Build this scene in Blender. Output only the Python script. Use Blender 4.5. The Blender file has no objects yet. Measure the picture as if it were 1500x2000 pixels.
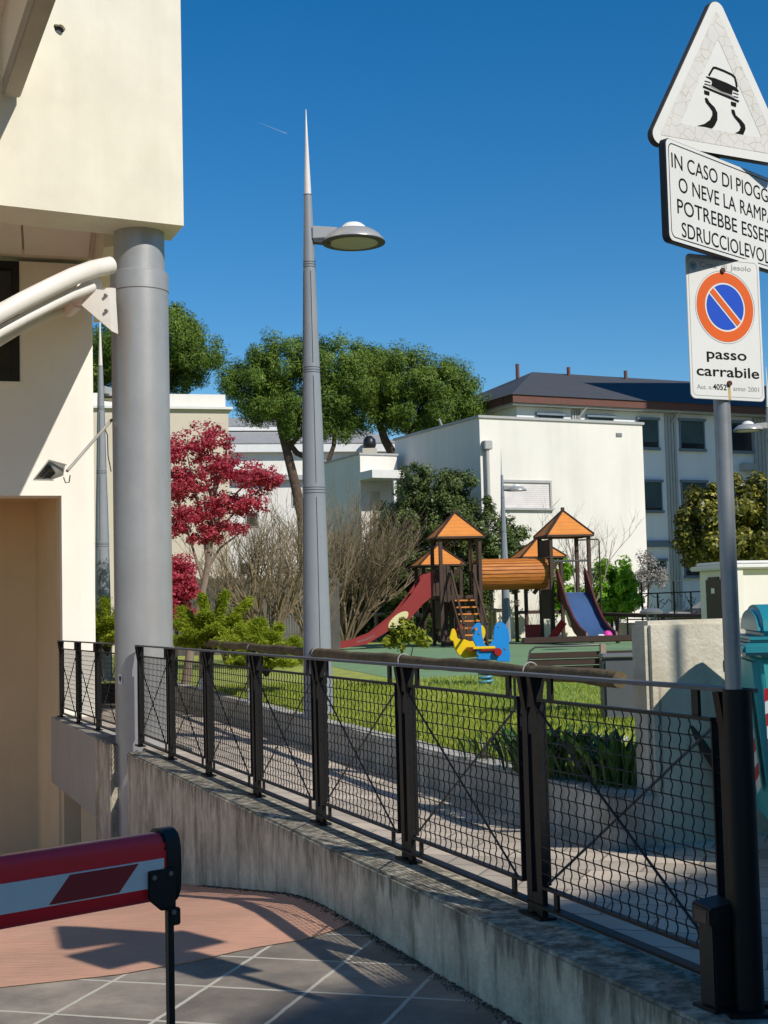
import bpy, bmesh, math, random
import numpy as np
from mathutils import Vector, Matrix
R = math.radians
C = bpy.context.scene.collection
sc = bpy.context.scene

# ------------------------------------------------------------------ camera, sky, sun
FPX = 2750.0
PITCH = math.atan(195/FPX)
ROLL = .0245
EYE = 1.30
R0 = Vector((1, 0, 0)); U0 = Vector((0, -math.sin(PITCH), math.cos(PITCH))); FW = Vector((0, math.cos(PITCH), math.sin(PITCH)))
RT = R0*math.cos(ROLL) - U0*math.sin(ROLL)
UP = U0*math.cos(ROLL) + R0*math.sin(ROLL)
cam = bpy.data.cameras.new('camera'); co = bpy.data.objects.new('camera', cam); C.objects.link(co)
cam.sensor_fit = 'HORIZONTAL'; cam.sensor_width = 36; cam.lens = 36*FPX/1500
cam.clip_start = .05; cam.clip_end = 9000
mw = Matrix((RT, UP, -FW)).transposed().to_4x4(); mw.translation = (0, 0, EYE)
co.matrix_world = mw
sc.camera = co

SX, SY = .68, -.733                      # towards the sun
SUN_AZ = math.atan2(SX, SY)              # clockwise from +Y
SUN_EL = R(40)
wd = bpy.data.worlds.new('World'); sc.world = wd; wd.use_nodes = True
nt = wd.node_tree; bg = nt.nodes['Background']
sky = nt.nodes.new('ShaderNodeTexSky'); sky.sky_type = 'NISHITA'; sky.sun_disc = False
sky.sun_elevation = SUN_EL; sky.sun_rotation = SUN_AZ
sky.altitude = 0; sky.air_density = 1.0; sky.dust_density = 0; sky.ozone_density = 3.5
hs = nt.nodes.new('ShaderNodeHueSaturation'); hs.inputs['Saturation'].default_value = 1.39
nt.links.new(sky.outputs[0], hs.inputs['Color']); nt.links.new(hs.outputs[0], bg.inputs[0]); bg.inputs[1].default_value = .101
sl = bpy.data.lights.new('sun', 'SUN'); sl.energy = 4.1; sl.angle = R(.53); sl.color = (1, .945, .86)
so = bpy.data.objects.new('sun', sl); C.objects.link(so)
SV = Vector((SX, SY, 0)); STAN = math.tan(SUN_EL)*SV.length
sdir = Vector((SX, SY, STAN)).normalized()
so.rotation_euler = sdir.to_track_quat('Z', 'Y').to_euler()
sc.view_settings.view_transform = 'Standard'; sc.view_settings.look = 'None'
sc.view_settings.exposure = .10; sc.view_settings.gamma = 1

# ------------------------------------------------------------------ helpers
def ray(px, py):
    return FW + RT*((px-750)/FPX) + UP*((1000-py)/FPX)
def G(px, py, z):
    d = ray(px, py); return Vector((0, 0, EYE)) + d*((z-EYE)/d.z)
def P(px, py, Y):
    d = ray(px, py); return Vector((0, 0, EYE)) + d*(Y/d.y)

MATS = {}
XF = {}
def link(nt_, a, b): nt_.links.new(a, b)
def mat(name, col, rough=.65, metal=0., var=.12, scale=4., bump=0., bscale=60., dirt=None, streak=None, spec=.4, coat=0., sep=None):
    m = bpy.data.materials.new(name); m.use_nodes = True; n = m.node_tree.nodes; L = m.node_tree.links
    b = n['Principled BSDF']; b.inputs['Roughness'].default_value = rough; b.inputs['Metallic'].default_value = metal
    b.inputs['Specular IOR Level'].default_value = spec; b.inputs['Coat Weight'].default_value = coat
    tc = n.new('ShaderNodeTexCoord'); mp = n.new('ShaderNodeMapping')
    if sep: mp.inputs['Scale'].default_value = sep
    L.new(tc.outputs['Object'], mp.inputs[0])
    no = n.new('ShaderNodeTexNoise'); no.inputs['Scale'].default_value = scale; no.inputs['Detail'].default_value = 7; no.inputs['Roughness'].default_value = .6
    L.new(mp.outputs[0], no.inputs['Vector'])
    rp = n.new('ShaderNodeValToRGB'); rp.color_ramp.elements[0].position = .3; rp.color_ramp.elements[1].position = .7
    lo = [max(0, c*(1-var)) for c in col]; hi = [min(1, c*(1+var)) for c in col]
    rp.color_ramp.elements[0].color = (*lo, 1); rp.color_ramp.elements[1].color = (*hi, 1)
    L.new(no.outputs[0], rp.inputs[0]); cur = rp.outputs[0]
    def over(cur, colr, amt, sc3, thr, wid=.12, det=8):
        mp2 = n.new('ShaderNodeMapping'); mp2.inputs['Scale'].default_value = sc3; mp2.inputs['Location'].default_value = (3.1, 7.7, 1.3)
        L.new(tc.outputs['Object'], mp2.inputs[0])
        n2 = n.new('ShaderNodeTexNoise'); n2.inputs['Scale'].default_value = 1; n2.inputs['Detail'].default_value = det; n2.inputs['Roughness'].default_value = .65
        L.new(mp2.outputs[0], n2.inputs['Vector'])
        r2 = n.new('ShaderNodeMapRange'); r2.inputs[1].default_value = thr-wid; r2.inputs[2].default_value = thr+wid
        r2.inputs[3].default_value = 0; r2.inputs[4].default_value = amt
        L.new(n2.outputs[0], r2.inputs[0])
        mx = n.new('ShaderNodeMix'); mx.data_type = 'RGBA'; L.new(r2.outputs[0], mx.inputs[0]); L.new(cur, mx.inputs[6]); mx.inputs[7].default_value = (*colr, 1)
        return mx.outputs[2]
    if dirt: cur = over(cur, dirt[0], dirt[1], (dirt[2],)*3, dirt[3] if len(dirt) > 3 else .55)
    if streak: cur = over(cur, streak[0], streak[1], streak[2], streak[3])
    L.new(cur, b.inputs['Base Color'])
    if bump:
        nb = n.new('ShaderNodeTexNoise'); nb.inputs['Scale'].default_value = bscale; nb.inputs['Detail'].default_value = 5
        L.new(mp.outputs[0], nb.inputs['Vector'])
        bm_ = n.new('ShaderNodeBump'); bm_.inputs['Strength'].default_value = bump; bm_.inputs['Distance'].default_value = .02
        L.new(nb.outputs[0], bm_.inputs['Height']); L.new(bm_.outputs[0], b.inputs['Normal'])
    MATS[name] = m
    return m
def leafmat(name, c1, c2, c3=None, trans=.3, rough=.5, cl=.7):
    m = bpy.data.materials.new(name); m.use_nodes = True; n = m.node_tree.nodes; L = m.node_tree.links
    b = n['Principled BSDF']; b.inputs['Roughness'].default_value = rough; b.inputs['Specular IOR Level'].default_value = .35
    ge = n.new('ShaderNodeNewGeometry'); rp = n.new('ShaderNodeValToRGB')
    rp.color_ramp.elements[0].color = (*c1, 1); rp.color_ramp.elements[1].color = (*c2, 1)
    if c3:
        e = rp.color_ramp.elements.new(.93); e.color = (*c2, 1); rp.color_ramp.elements[2].color = (*c3, 1)
    tc = n.new('ShaderNodeTexCoord'); no = n.new('ShaderNodeTexNoise'); no.inputs['Scale'].default_value = cl; no.inputs['Detail'].default_value = 3
    L.new(tc.outputs['Object'], no.inputs['Vector'])
    ad = n.new('ShaderNodeMath'); ad.operation = 'MULTIPLY_ADD'; L.new(no.outputs[0], ad.inputs[0]); ad.inputs[1].default_value = 1.1; ad.inputs[2].default_value = -.55
    a2 = n.new('ShaderNodeMath'); a2.operation = 'ADD'; a2.use_clamp = True
    L.new(ge.outputs['Random Per Island'], a2.inputs[0]); L.new(ad.outputs[0], a2.inputs[1]); L.new(a2.outputs[0], rp.inputs[0])
    L.new(rp.outputs[0], b.inputs['Base Color'])
    t = n.new('ShaderNodeBsdfTranslucent'); L.new(rp.outputs[0], t.inputs[0])
    ms = n.new('ShaderNodeMixShader'); ms.inputs[0].default_value = trans
    L.new(b.outputs[0], ms.inputs[1]); L.new(t.outputs[0], ms.inputs[2]); L.new(ms.outputs[0], n['Material Output'].inputs[0])
    MATS[name] = m; return m

def setp(o, label=None, cat=None, group=None, kind=None):
    if label: o['label'] = label
    if cat: o['category'] = cat
    if group: o['group'] = group
    if kind: o['kind'] = kind
    return o
def thing(name, label, cat, loc=(0, 0, 0), rotz=0., group=None):
    o = bpy.data.objects.new(name, None); C.objects.link(o); o.empty_display_size = .2
    o.location = loc; o.rotation_euler = (0, 0, rotz)
    XF[o.name] = Matrix.Translation(Vector(loc)) @ Matrix.Rotation(rotz, 4, 'Z')
    return setp(o, label, cat, group)
def dup(root, loc, rotz=None, label=None, group=None):
    r = root.copy(); C.objects.link(r); r.location = loc
    if rotz is not None: r.rotation_euler = (0, 0, rotz)
    if label: r['label'] = label
    if group: r['group'] = group
    for ch in list(root.children):
        c = ch.copy(); C.objects.link(c); c.parent = r
        for g in list(ch.children):
            d = g.copy(); C.objects.link(d); d.parent = c
    return r

def newobj(name, me, parent=None):
    o = bpy.data.objects.new(name, me); C.objects.link(o)
    if parent is not None: o.parent = parent
    return o

class MB:
    def __init__(s): s.v = []; s.f = []
    def add(s, vs, fs):
        k = len(s.v); s.v += [tuple(v) for v in vs]; s.f += [tuple(i+k for i in f) for f in fs]; return s
    def hexa(s, b, t):          # bottom loop, top loop of n points
        n = len(b); return s.add(list(b)+list(t), [tuple(range(n-1, -1, -1)), tuple(range(n, 2*n))] + [(i, (i+1) % n, n+(i+1) % n, n+i) for i in range(n)])
    def box(s, x0, x1, y0, y1, z0, z1):
        b = [(x0, y0, z0), (x1, y0, z0), (x1, y1, z0), (x0, y1, z0)]
        return s.hexa(b, [(p[0], p[1], z1) for p in b])
    def obox(s, c, ax, hs):     # centre, three axes, half sizes
        c = Vector(c); a, b, d = [Vector(ax[i])*hs[i] for i in range(3)]
        return s.hexa([c-a-b-d, c+a-b-d, c+a+b-d, c-a+b-d], [c-a-b+d, c+a-b+d, c+a+b+d, c-a+b+d])
    def bar(s, p, q, w, h, up=(0, 0, 1)):
        p = Vector(p); q = Vector(q); d = (q-p); L = d.length; d /= L
        u = Vector(up); x = d.cross(u)
        if x.length < 1e-4: u = Vector((0, 1, 0)); x = d.cross(u)
        x.normalize(); u = x.cross(d)
        return s.obox((p+q)/2, (d, x, u), (L/2, w/2, h/2))
    def prism(s, poly, o, ex, ey, n, t):   # 2D polygon in plane (o,ex,ey) extruded t along n
        o = Vector(o); ex = Vector(ex); ey = Vector(ey); n = Vector(n)
        b = [o+ex*p[0]+ey*p[1] for p in poly]
        return s.hexa(b, [q+n*t for q in b])
    def flat(s, poly, o, ex, ey):
        o = Vector(o); ex = Vector(ex); ey = Vector(ey)
        return s.add([o+ex*p[0]+ey*p[1] for p in poly], [tuple(range(len(poly)))])
    def tube(s, pts, r, n=8, caps=True):
        pts = [Vector(p) for p in pts]; N = len(pts)
        rs = r if isinstance(r, (list, tuple)) else [r]*N
        t0 = (pts[1]-pts[0]).normalized(); u = t0.cross(Vector((0, 0, 1)))
        if u.length < 1e-3: u = Vector((1, 0, 0))
        u.normalize(); vs = []
        for i in range(N):
            t = (pts[min(i+1, N-1)]-pts[max(i-1, 0)]).normalized()
            u = (u - t*u.dot(t)).normalized(); w = t.cross(u)
            for k in range(n):
                a = 2*math.pi*k/n; vs.append(pts[i]+(u*math.cos(a)+w*math.sin(a))*rs[i])
        fs = [(i*n+k, i*n+(k+1) % n, (i+1)*n+(k+1) % n, (i+1)*n+k) for i in range(N-1) for k in range(n)]
        if caps: fs += [tuple(range(n-1, -1, -1)), tuple(range((N-1)*n, N*n))]
        return s.add(vs, fs)
    def lathe(s, prof, c=(0, 0, 0), n=24, a0=0.):
        c = Vector(c); vs = []
        for r, z in prof:
            for k in range(n):
                a = a0+2*math.pi*k/n; vs.append(c+Vector((r*math.cos(a), r*math.sin(a), z)))
        N = len(prof)
        fs = [(i*n+k, i*n+(k+1) % n, (i+1)*n+(k+1) % n, (i+1)*n+k) for i in range(N-1) for k in range(n)]
        fs += [tuple(range(n-1, -1, -1)), tuple(range((N-1)*n, N*n))]
        return s.add(vs, fs)
    def build(s, name, m, parent=None, world=False, smooth=True, bevel=0., seg=2, label=None):
        me = bpy.data.meshes.new(name); vs = s.v
        if world and parent is not None:
            inv = XF[parent.name].inverted(); vs = [tuple(inv @ Vector(v)) for v in vs]
        me.from_pydata(vs, [], s.f); me.validate()
        bm = bmesh.new(); bm.from_mesh(me)
        bmesh.ops.recalc_face_normals(bm, faces=bm.faces)
        if bevel:
            ed = [e for e in bm.edges if len(e.link_faces) == 2 and e.calc_face_angle(0) > .5]
            bmesh.ops.bevel(bm, geom=ed, offset=bevel, segments=seg, affect='EDGES', clamp_overlap=True)
        bm.to_mesh(me); bm.free()
        if smooth:
            me.polygons.foreach_set('use_smooth', [True]*len(me.polygons)); me.set_sharp_from_angle(angle=R(38))
        me.materials.append(MATS[m] if isinstance(m, str) else m)
        o = newobj(name, me, parent)
        if label: o['label'] = label
        return o
def part(name, m, parent, fn, world=False, **k):
    b = MB(); fn(b); return b.build(name, m, parent, world, **k)

class Plane:      # vertical facade: origin pt (xy), unit dir to the right, outward normal towards the street
    def __init__(s, pt, d):
        s.o = Vector((pt[0], pt[1], 0)); s.d = Vector((d[0], d[1], 0)).normalized(); s.n = Vector((s.d.y, -s.d.x, 0))
    def hit(s, px, py):
        r = ray(px, py); e = Vector((0, 0, EYE)); t = (s.o-e).dot(s.n)/r.dot(s.n); q = e+r*t
        return ((q-s.o).dot(s.d), q.z)
    def at(s, u, z, n=0.): return s.o+s.d*u+s.n*n+Vector((0, 0, z))
    def box(s, mb, u0, u1, z0, z1, n0, n1):
        b = [s.at(u0, z0, n0), s.at(u1, z0, n0), s.at(u1, z0, n1), s.at(u0, z0, n1)]
        return mb.hexa(b, [p+Vector((0, 0, z1-z0)) for p in b])
    def rect(s, x0, y0, x1, y1):
        u0 = s.hit(x0, (y0+y1)/2)[0]; u1 = s.hit(x1, (y0+y1)/2)[0]
        z1 = s.hit((x0+x1)/2, y0)[1]; z0 = s.hit((x0+x1)/2, y1)[1]
        return u0, u1, z0, z1

def tri_clip(poly): return poly

def leafmesh(name, pts, nrm, size, aspect, m, parent=None, rng=None, jit=.35, world=True, dirs=None):
    N = len(pts); rng = rng or np.random.default_rng(1)
    nrm = nrm/(np.linalg.norm(nrm, axis=1, keepdims=True)+1e-9)
    t = rng.normal(size=(N, 3)) if dirs is None else dirs+rng.normal(size=(N, 3))*.25
    t -= nrm*(t*nrm).sum(1, keepdims=True); t /= (np.linalg.norm(t, axis=1, keepdims=True)+1e-9)
    b = np.cross(nrm, t); l = (size*(1+jit*rng.uniform(-1, 1, N)))[:, None]; w = l*aspect
    v = np.empty((N, 4, 3)); v[:, 0] = pts-t*l*.5; v[:, 1] = pts+b*w*.5+t*l*.08; v[:, 2] = pts+t*l*.5; v[:, 3] = pts-b*w*.5+t*l*.08
    v = v.reshape(-1, 3)
    if world and parent is not None:
        inv = np.array(XF[parent.name].inverted()); v = v @ inv[:3, :3].T + inv[:3, 3]
    me = bpy.data.meshes.new(name)
    me.vertices.add(4*N); me.vertices.foreach_set('co', v.ravel())
    me.loops.add(4*N); me.loops.foreach_set('vertex_index', np.arange(4*N, dtype=np.int32))
    me.polygons.add(N); me.polygons.foreach_set('loop_start', np.arange(0, 4*N, 4, dtype=np.int32))
    me.update(calc_edges=True); me.materials.append(MATS[m]); me.validate()
    return newobj(name, me, parent)
def clumps(lobes, per, nclump, sig, rng, shell=.55, flat=0.):
    """points + normals in clumps spread through ellipsoid lobes [(centre, (rx,ry,rz))]"""
    P_, N_ = [], []
    vol = [l[1][0]*l[1][1]*l[1][2] for l in lobes]; tot = sum(v**.67 for v in vol)
    for (c, r), v in zip(lobes, vol):
        k = max(4, int(nclump*v**.67/tot)); c = np.array(c); r = np.array(r)
        d = rng.normal(size=(k, 3)); d /= np.linalg.norm(d, axis=1, keepdims=True)
        rad = shell+(1-shell)*rng.uniform(0, 1, (k, 1))**.6
        cc = c+d*rad*r
        for j in range(k):
            n = int(per*rng.uniform(.6, 1.4)); s = sig*rng.uniform(.7, 1.3)
            q = rng.normal(size=(n, 3)); q /= np.linalg.norm(q, axis=1, keepdims=True)
            q = q*(rng.uniform(0, 1, (n, 1))**.45)*s
            if flat: q[:, 2] *= flat
            P_.append(cc[j]+q); o = q/s*.8+d[j]*.6+np.array((0, 0, .35))+rng.normal(size=(n, 3))*.45
            N_.append(o)
    return np.concatenate(P_), np.concatenate(N_)
def lobe(px, py, rx, rz, Y, depth=None):
    k = Y/FPX; c = P(px, py, Y); return (tuple(c), (rx*k, (depth if depth else rx*k*.8), rz*k))

def text(s, size, name, m, parent, x, z, y, width, bold=0.):
    """one flat mesh per word, the line fitted to width and centred on x"""
    words = []
    for w_ in s.split():
        cu = bpy.data.curves.new(name, 'FONT'); cu.body = w_; cu.size = 1; cu.align_y = 'BOTTOM_BASELINE'; cu.offset = bold; cu.resolution_u = 4; cu.fill_mode = 'FRONT'
        o = bpy.data.objects.new('word', cu); C.objects.link(o); bpy.context.view_layer.update()
        me = bpy.data.meshes.new_from_object(o.evaluated_get(bpy.context.evaluated_depsgraph_get())); bpy.data.objects.remove(o)
        words.append((me, np.array([v.co[:] for v in me.vertices])))
    gap = .40; tot = sum(c[:, 0].max()-c[:, 0].min() for _, c in words)+gap*(len(words)-1); k = width/tot; cx = x-width/2
    for me, c in words:
        c0 = c[:, 0].min()
        me.vertices.foreach_set('co', np.stack([(c[:, 0]-c0)*k+cx, np.full(len(c), y), c[:, 1]*size+z], 1).ravel()); me.update()
        me.materials.clear(); me.materials.append(MATS[m]); newobj(name, me, parent)
        cx += (c[:, 0].max()-c0+gap)*k

# ------------------------------------------------------------------ materials
mat('cream_render', (.755, .71, .575), .85, var=.05, scale=1.6, bump=.12, bscale=90, dirt=((.62, .56, .43), .35, 1.1, .6), streak=((.60, .55, .42), .25, (3, 3, .35), .6))
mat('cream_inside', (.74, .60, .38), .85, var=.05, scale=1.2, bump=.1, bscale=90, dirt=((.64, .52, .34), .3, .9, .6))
mat('white_render', (.90, .86, .77), .85, var=.04, scale=1.2, bump=.1, bscale=80, streak=((.62, .58, .48), .22, (2, 2, .2), .62))
mat('white_wall', (.77, .735, .66), .85, var=.05, scale=.5, bump=.1, bscale=50, streak=((.55, .53, .46), .35, (1.2, 1.2, .1), .6))
mat('bluewhite_wall', (.78, .79, .80), .85, var=.05, scale=.4, streak=((.5, .52, .55), .3, (1.5, 1.5, .12), .6))
mat('ceiling_tile', (.82, .79, .72), .7, var=.03)
mat('beige_wall', (.60, .53, .42), .85, var=.05, scale=.6, streak=((.5, .44, .34), .3, (1.5, 1.5, .2), .6))
mat('pillar_paint', (.40, .40, .40), .40, metal=.35, var=.07, scale=2.5, bump=.06, bscale=25, spec=.5, dirt=((.30, .295, .285), .4, 1.7, .57), streak=((.32, .32, .32), .3, (7, 7, .5), .6))
mat('lamp_paint', (.25, .275, .305), .4, var=.06, scale=3, spec=.5)
mat('lamp_silver', (.46, .45, .43), .35, metal=.35, var=.05)
mat('spire_white', (.72, .69, .66), .35, var=.04)
mat('lamp_glass', (.30, .29, .20), .25, var=.1, spec=.5)
mat('lamp_cap', (.80, .79, .75), .3, var=.03)
mat('seam_dark', (.045, .05, .06), .6, var=.05)
mat('fence_steel', (.0055, .0055, .0065), .5, var=.25, scale=14, spec=.3, dirt=((.016, .015, .014), .4, 9, .62))
mat('fence_grey', (.10, .10, .105), .5, var=.15, scale=10, spec=.5)
mat('post_jacket', (.0045, .005, .0065), .5, var=.15, spec=.25)
mat('sign_pole', (.30, .31, .32), .45, metal=.5, var=.12, scale=9, dirt=((.16, .16, .16), .5, 6, .6))
mat('canopy_white', (.78, .73, .65), .38, var=.04, scale=2, dirt=((.55, .48, .38), .35, 2.5, .6))
mat('canopy_film', (.62, .55, .44), .6, var=.05)
mat('black_frame', (.012, .012, .013), .4, var=.05)
mat('dark_glass', (.02, .024, .028), .08, var=.05, spec=.6)
mat('shade_glass', (.05, .085, .095), .2, var=.15, scale=.8, spec=.5)
mat('floodlight_grey', (.40, .38, .33), .5, metal=.3, var=.12)
mat('concrete_wall', (.62, .545, .41), .92, var=.17, scale=9, bump=.5, bscale=38, dirt=((.20, .175, .12), .6, 2.6, .56), streak=((.075, .065, .045), .8, (6, 6, 1.1), .60))
mat('concrete_pale', (.58, .54, .44), .92, var=.10, scale=2.2, bump=.4, bscale=42, dirt=((.34, .29, .19), .55, 3., .56), streak=((.40, .36, .26), .4, (6, 6, .6), .58))
wm_ = MATS['concrete_wall']; n = wm_.node_tree.nodes; L = wm_.node_tree.links; b = n['Principled BSDF']
tc = n.new('ShaderNodeTexCoord'); sp_ = n.new('ShaderNodeSeparateXYZ'); L.new(tc.outputs['Object'], sp_.inputs[0])
mr = n.new('ShaderNodeMapRange'); mr.inputs[1].default_value = -.20; mr.inputs[2].default_value = .03; mr.inputs[3].default_value = -.10; mr.inputs[4].default_value = .13; L.new(sp_.outputs[2], mr.inputs[0])
mp = n.new('ShaderNodeMapping'); mp.inputs['Scale'].default_value = (13, 13, 3.2); L.new(tc.outputs['Object'], mp.inputs[0])
no = n.new('ShaderNodeTexNoise'); no.inputs['Scale'].default_value = 1; no.inputs['Detail'].default_value = 9; no.inputs['Roughness'].default_value = .72; L.new(mp.outputs[0], no.inputs['Vector'])
ad = n.new('ShaderNodeMath'); ad.operation = 'ADD'; L.new(no.outputs[0], ad.inputs[0]); L.new(mr.outputs[0], ad.inputs[1])
m2 = n.new('ShaderNodeMapRange'); m2.inputs[1].default_value = .52; m2.inputs[2].default_value = .70; m2.inputs[4].default_value = .82; L.new(ad.outputs[0], m2.inputs[0])
src = b.inputs['Base Color'].links[0].from_socket; mx = n.new('ShaderNodeMix'); mx.data_type = 'RGBA'; L.new(m2.outputs[0], mx.inputs[0]); L.new(src, mx.inputs[6]); mx.inputs[7].default_value = (.075, .068, .048, 1); L.new(mx.outputs[2], b.inputs['Base Color'])
mat('concrete_beam', (.44, .41, .35), .9, var=.06, scale=1.4, bump=.2, bscale=40, dirt=((.34, .31, .26), .4, 2, .6))
mat('kerb_concrete', (.46, .44, .40), .92, var=.12, scale=3, bump=.35, bscale=40, dirt=((.16, .155, .13), .65, 3.5, .52))
mat('boom_red', (.85, .022, .032), .36, var=.06, scale=4, spec=.5, coat=.2)
mat('boom_white', (.72, .75, .74), .4, var=.04)
mat('boom_darkred', (.34, .030, .034), .5, var=.06)
mat('black_plastic', (.012, .012, .013), .45, var=.1, scale=12, dirt=((.05, .045, .04), .3, 9, .65))
mat('screw_steel', (.30, .29, .27), .35, metal=.8, var=.1)
mat('sign_white', (.74, .74, .70), .45, var=.03, scale=5, spec=.5, dirt=((.62, .61, .55), .3, 6, .6))
mat('sign_edge', (.022, .022, .024), .5, var=.08)
mat('ink_black', (.009, .009, .009), .7, var=.05, spec=.08)
mat('ink_grey', (.33, .33, .33), .6, var=.05)
mat('sign_orange', (.72, .115, .012), .5, var=.05)
mat('sign_blue', (.006, .072, .52), .5, var=.05)
mat('crest_blue', (.12, .30, .48), .5, var=.05)
mat('rust', (.085, .03, .014), .8, var=.3, scale=60)
mat('rust_run', (.55, .42, .14), .6, var=.12, scale=20)
mat('log_wood', (.13, .092, .045), .85, var=.28, scale=9, bump=.4, bscale=30, dirt=((.055, .045, .026), .7, 6, .52))
mat('log_post', (.36, .29, .22), .85, var=.2, scale=7, bump=.4, bscale=30, dirt=((.2, .15, .1), .6, 6, .55))
mat('tie_wire', (.34, .33, .31), .6, var=.1)
mat('post_white', (.70, .72, .74), .7, var=.08, scale=9)
mat('play_brown', (.058, .032, .022), .6, var=.25, scale=3)
mat('play_orange', (.60, .215, .040), .6, var=.12, scale=2)
mat('play_red', (.27, .028, .026), .5, var=.06)
mat('play_brightred', (.42, .020, .022), .5, var=.06)
mat('play_darkred', (.10, .022, .020), .5, var=.08)
mat('slide_steel', (.085, .16, .33), .32, metal=.35, var=.08, scale=2)
mat('play_cream', (.70, .62, .33), .5, var=.05)
mat('rider_yellow', (.80, .56, .008), .4, var=.04, spec=.5)
mat('rider_blue', (.008, .235, .66), .4, var=.04, spec=.5)
mat('rider_red', (.32, .012, .016), .4, var=.05)
mat('spring_blue', (.10, .30, .42), .4, var=.08)
mat('pink', (.72, .05, .36), .5, var=.05)
mat('cloth_white', (.7, .66, .66), .8, var=.06)
mat('bench_wood', (.045, .026, .019), .55, var=.22, scale=4)
mat('bench_metal', (.12, .12, .12), .45, metal=.5, var=.1)
mat('bin_teal', (.055, .40, .40), .42, var=.08, scale=3, spec=.5)
mat('bin_lid', (.018, .24, .29), .38, var=.08, scale=3, spec=.5)
mat('bin_dark', (.012, .03, .034), .6, var=.1)
mat('tape_white', (.70, .72, .70), .4, var=.06)
mat('tape_red', (.46, .022, .028), .4, var=.06)
mat('rubber', (.014, .014, .014), .8, var=.1)
mat('grey_bin', (.09, .10, .115), .5, var=.1)
mat('grey_metal', (.22, .23, .235), .45, metal=.4, var=.1)
mat('roof_slate', (.060, .064, .072), .8, var=.1, scale=2)
mat('roof_grey', (.30, .295, .29), .85, var=.12, scale=2.5, sep=(1, 1, 3))
mat('gutter_brown', (.135, .055, .040), .6, var=.1)
mat('window_blue', (.16, .20, .25), .6, var=.08)
mat('shutter_white', (.70, .66, .64), .6, var=.04)
mat('trim_grey', (.40, .40, .39), .7, var=.06)
mat('car_paint', (.035, .040, .050), .25, metal=.3, var=.05, coat=.6)
mat('bark_pine', (.10, .064, .045), .9, var=.3, scale=5, bump=.5, bscale=12)
mat('bark_maple', (.24, .18, .145), .85, var=.25, scale=9, bump=.3, bscale=30)
mat('bark_dark', (.045, .035, .028), .85, var=.25, scale=9)
mat('twig', (.20, .150, .090), .85, var=.25, scale=5)
mat('twig_pale', (.30, .26, .22), .85, var=.2, scale=5)
mat('palisade', (.11, .10, .09), .9, var=.25, scale=3)
mat('white_slab', (.72, .71, .68), .8, var=.06)
mat('contrail', (.8, .82, .85), 1., var=.02)
MATS['contrail'].node_tree.nodes['Principled BSDF'].inputs['Alpha'].default_value = .13
leafmat('leaf_pine', (.042, .088, .010), (.165, .255, .024), (.27, .34, .05), .26, .6, .45)
leafmat('leaf_maple', (.34, .020, .055), (.66, .09, .135), (.76, .25, .22), .48, .5, 1.2)
leafmat('leaf_juniper', (.17, .25, .012), (.43, .50, .036), (.58, .60, .09), .38, .6, 1.6)
leafmat('leaf_evergreen', (.028, .056, .015), (.145, .195, .045), (.32, .36, .14), .24, .38, .9)
leafmat('leaf_bright', (.12, .30, .010), (.27, .50, .022), (.40, .58, .06), .4, .5, 1.)
leafmat('leaf_golden', (.045, .055, .008), (.26, .25, .034), (.60, .52, .10), .28, .4, .9)
leafmat('leaf_shrub', (.12, .17, .015), (.34, .36, .03), (.55, .50, .07), .3, .45, 2.)
leafmat('leaf_blade', (.020, .060, .012), (.07, .16, .025), (.20, .32, .06), .25, .35, 2.)
leafmat('grass_blade', (.26, .34, .04), (.50, .56, .09), (.60, .55, .22), .5, .6, .8)
leafmat('leaf_greyish', (.22, .20, .19), (.40, .37, .34), None, .2, .7, 1.)

def ribmat(name, col, axis, scale, depth, dark=.55, rough=.6):
    """boards / ribs: dark joints every 1/scale metres along an axis of object space"""
    m = mat(name, col, rough, var=.10, scale=3); n = m.node_tree.nodes; L = m.node_tree.links; b = n['Principled BSDF']
    tc = n.new('ShaderNodeTexCoord'); sx = n.new('ShaderNodeSeparateXYZ'); L.new(tc.outputs['Object'], sx.inputs[0])
    mu = n.new('ShaderNodeMath'); mu.operation = 'MULTIPLY'; mu.inputs[1].default_value = scale; L.new(sx.outputs[axis], mu.inputs[0])
    fr = n.new('ShaderNodeMath'); fr.operation = 'FRACT'; L.new(mu.outputs[0], fr.inputs[0])
    gt = n.new('ShaderNodeMath'); gt.operation = 'GREATER_THAN'; gt.inputs[1].default_value = 1-depth; L.new(fr.outputs[0], gt.inputs[0])
    src = b.inputs['Base Color'].links[0].from_socket
    mx = n.new('ShaderNodeMix'); mx.data_type = 'RGBA'; mx.blend_type = 'MULTIPLY'; mx.inputs[7].default_value = (dark, dark*.92, dark*.85, 1)
    L.new(gt.outputs[0], mx.inputs[0]); L.new(src, mx.inputs[6]); L.new(mx.outputs[2], b.inputs['Base Color'])
    return m
ribmat('roof_boards', (.66, .235, .042), 2, 9., .10, .75)
ribmat('shutter_slats', (.70, .66, .64), 2, 14., .2, .8)

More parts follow.
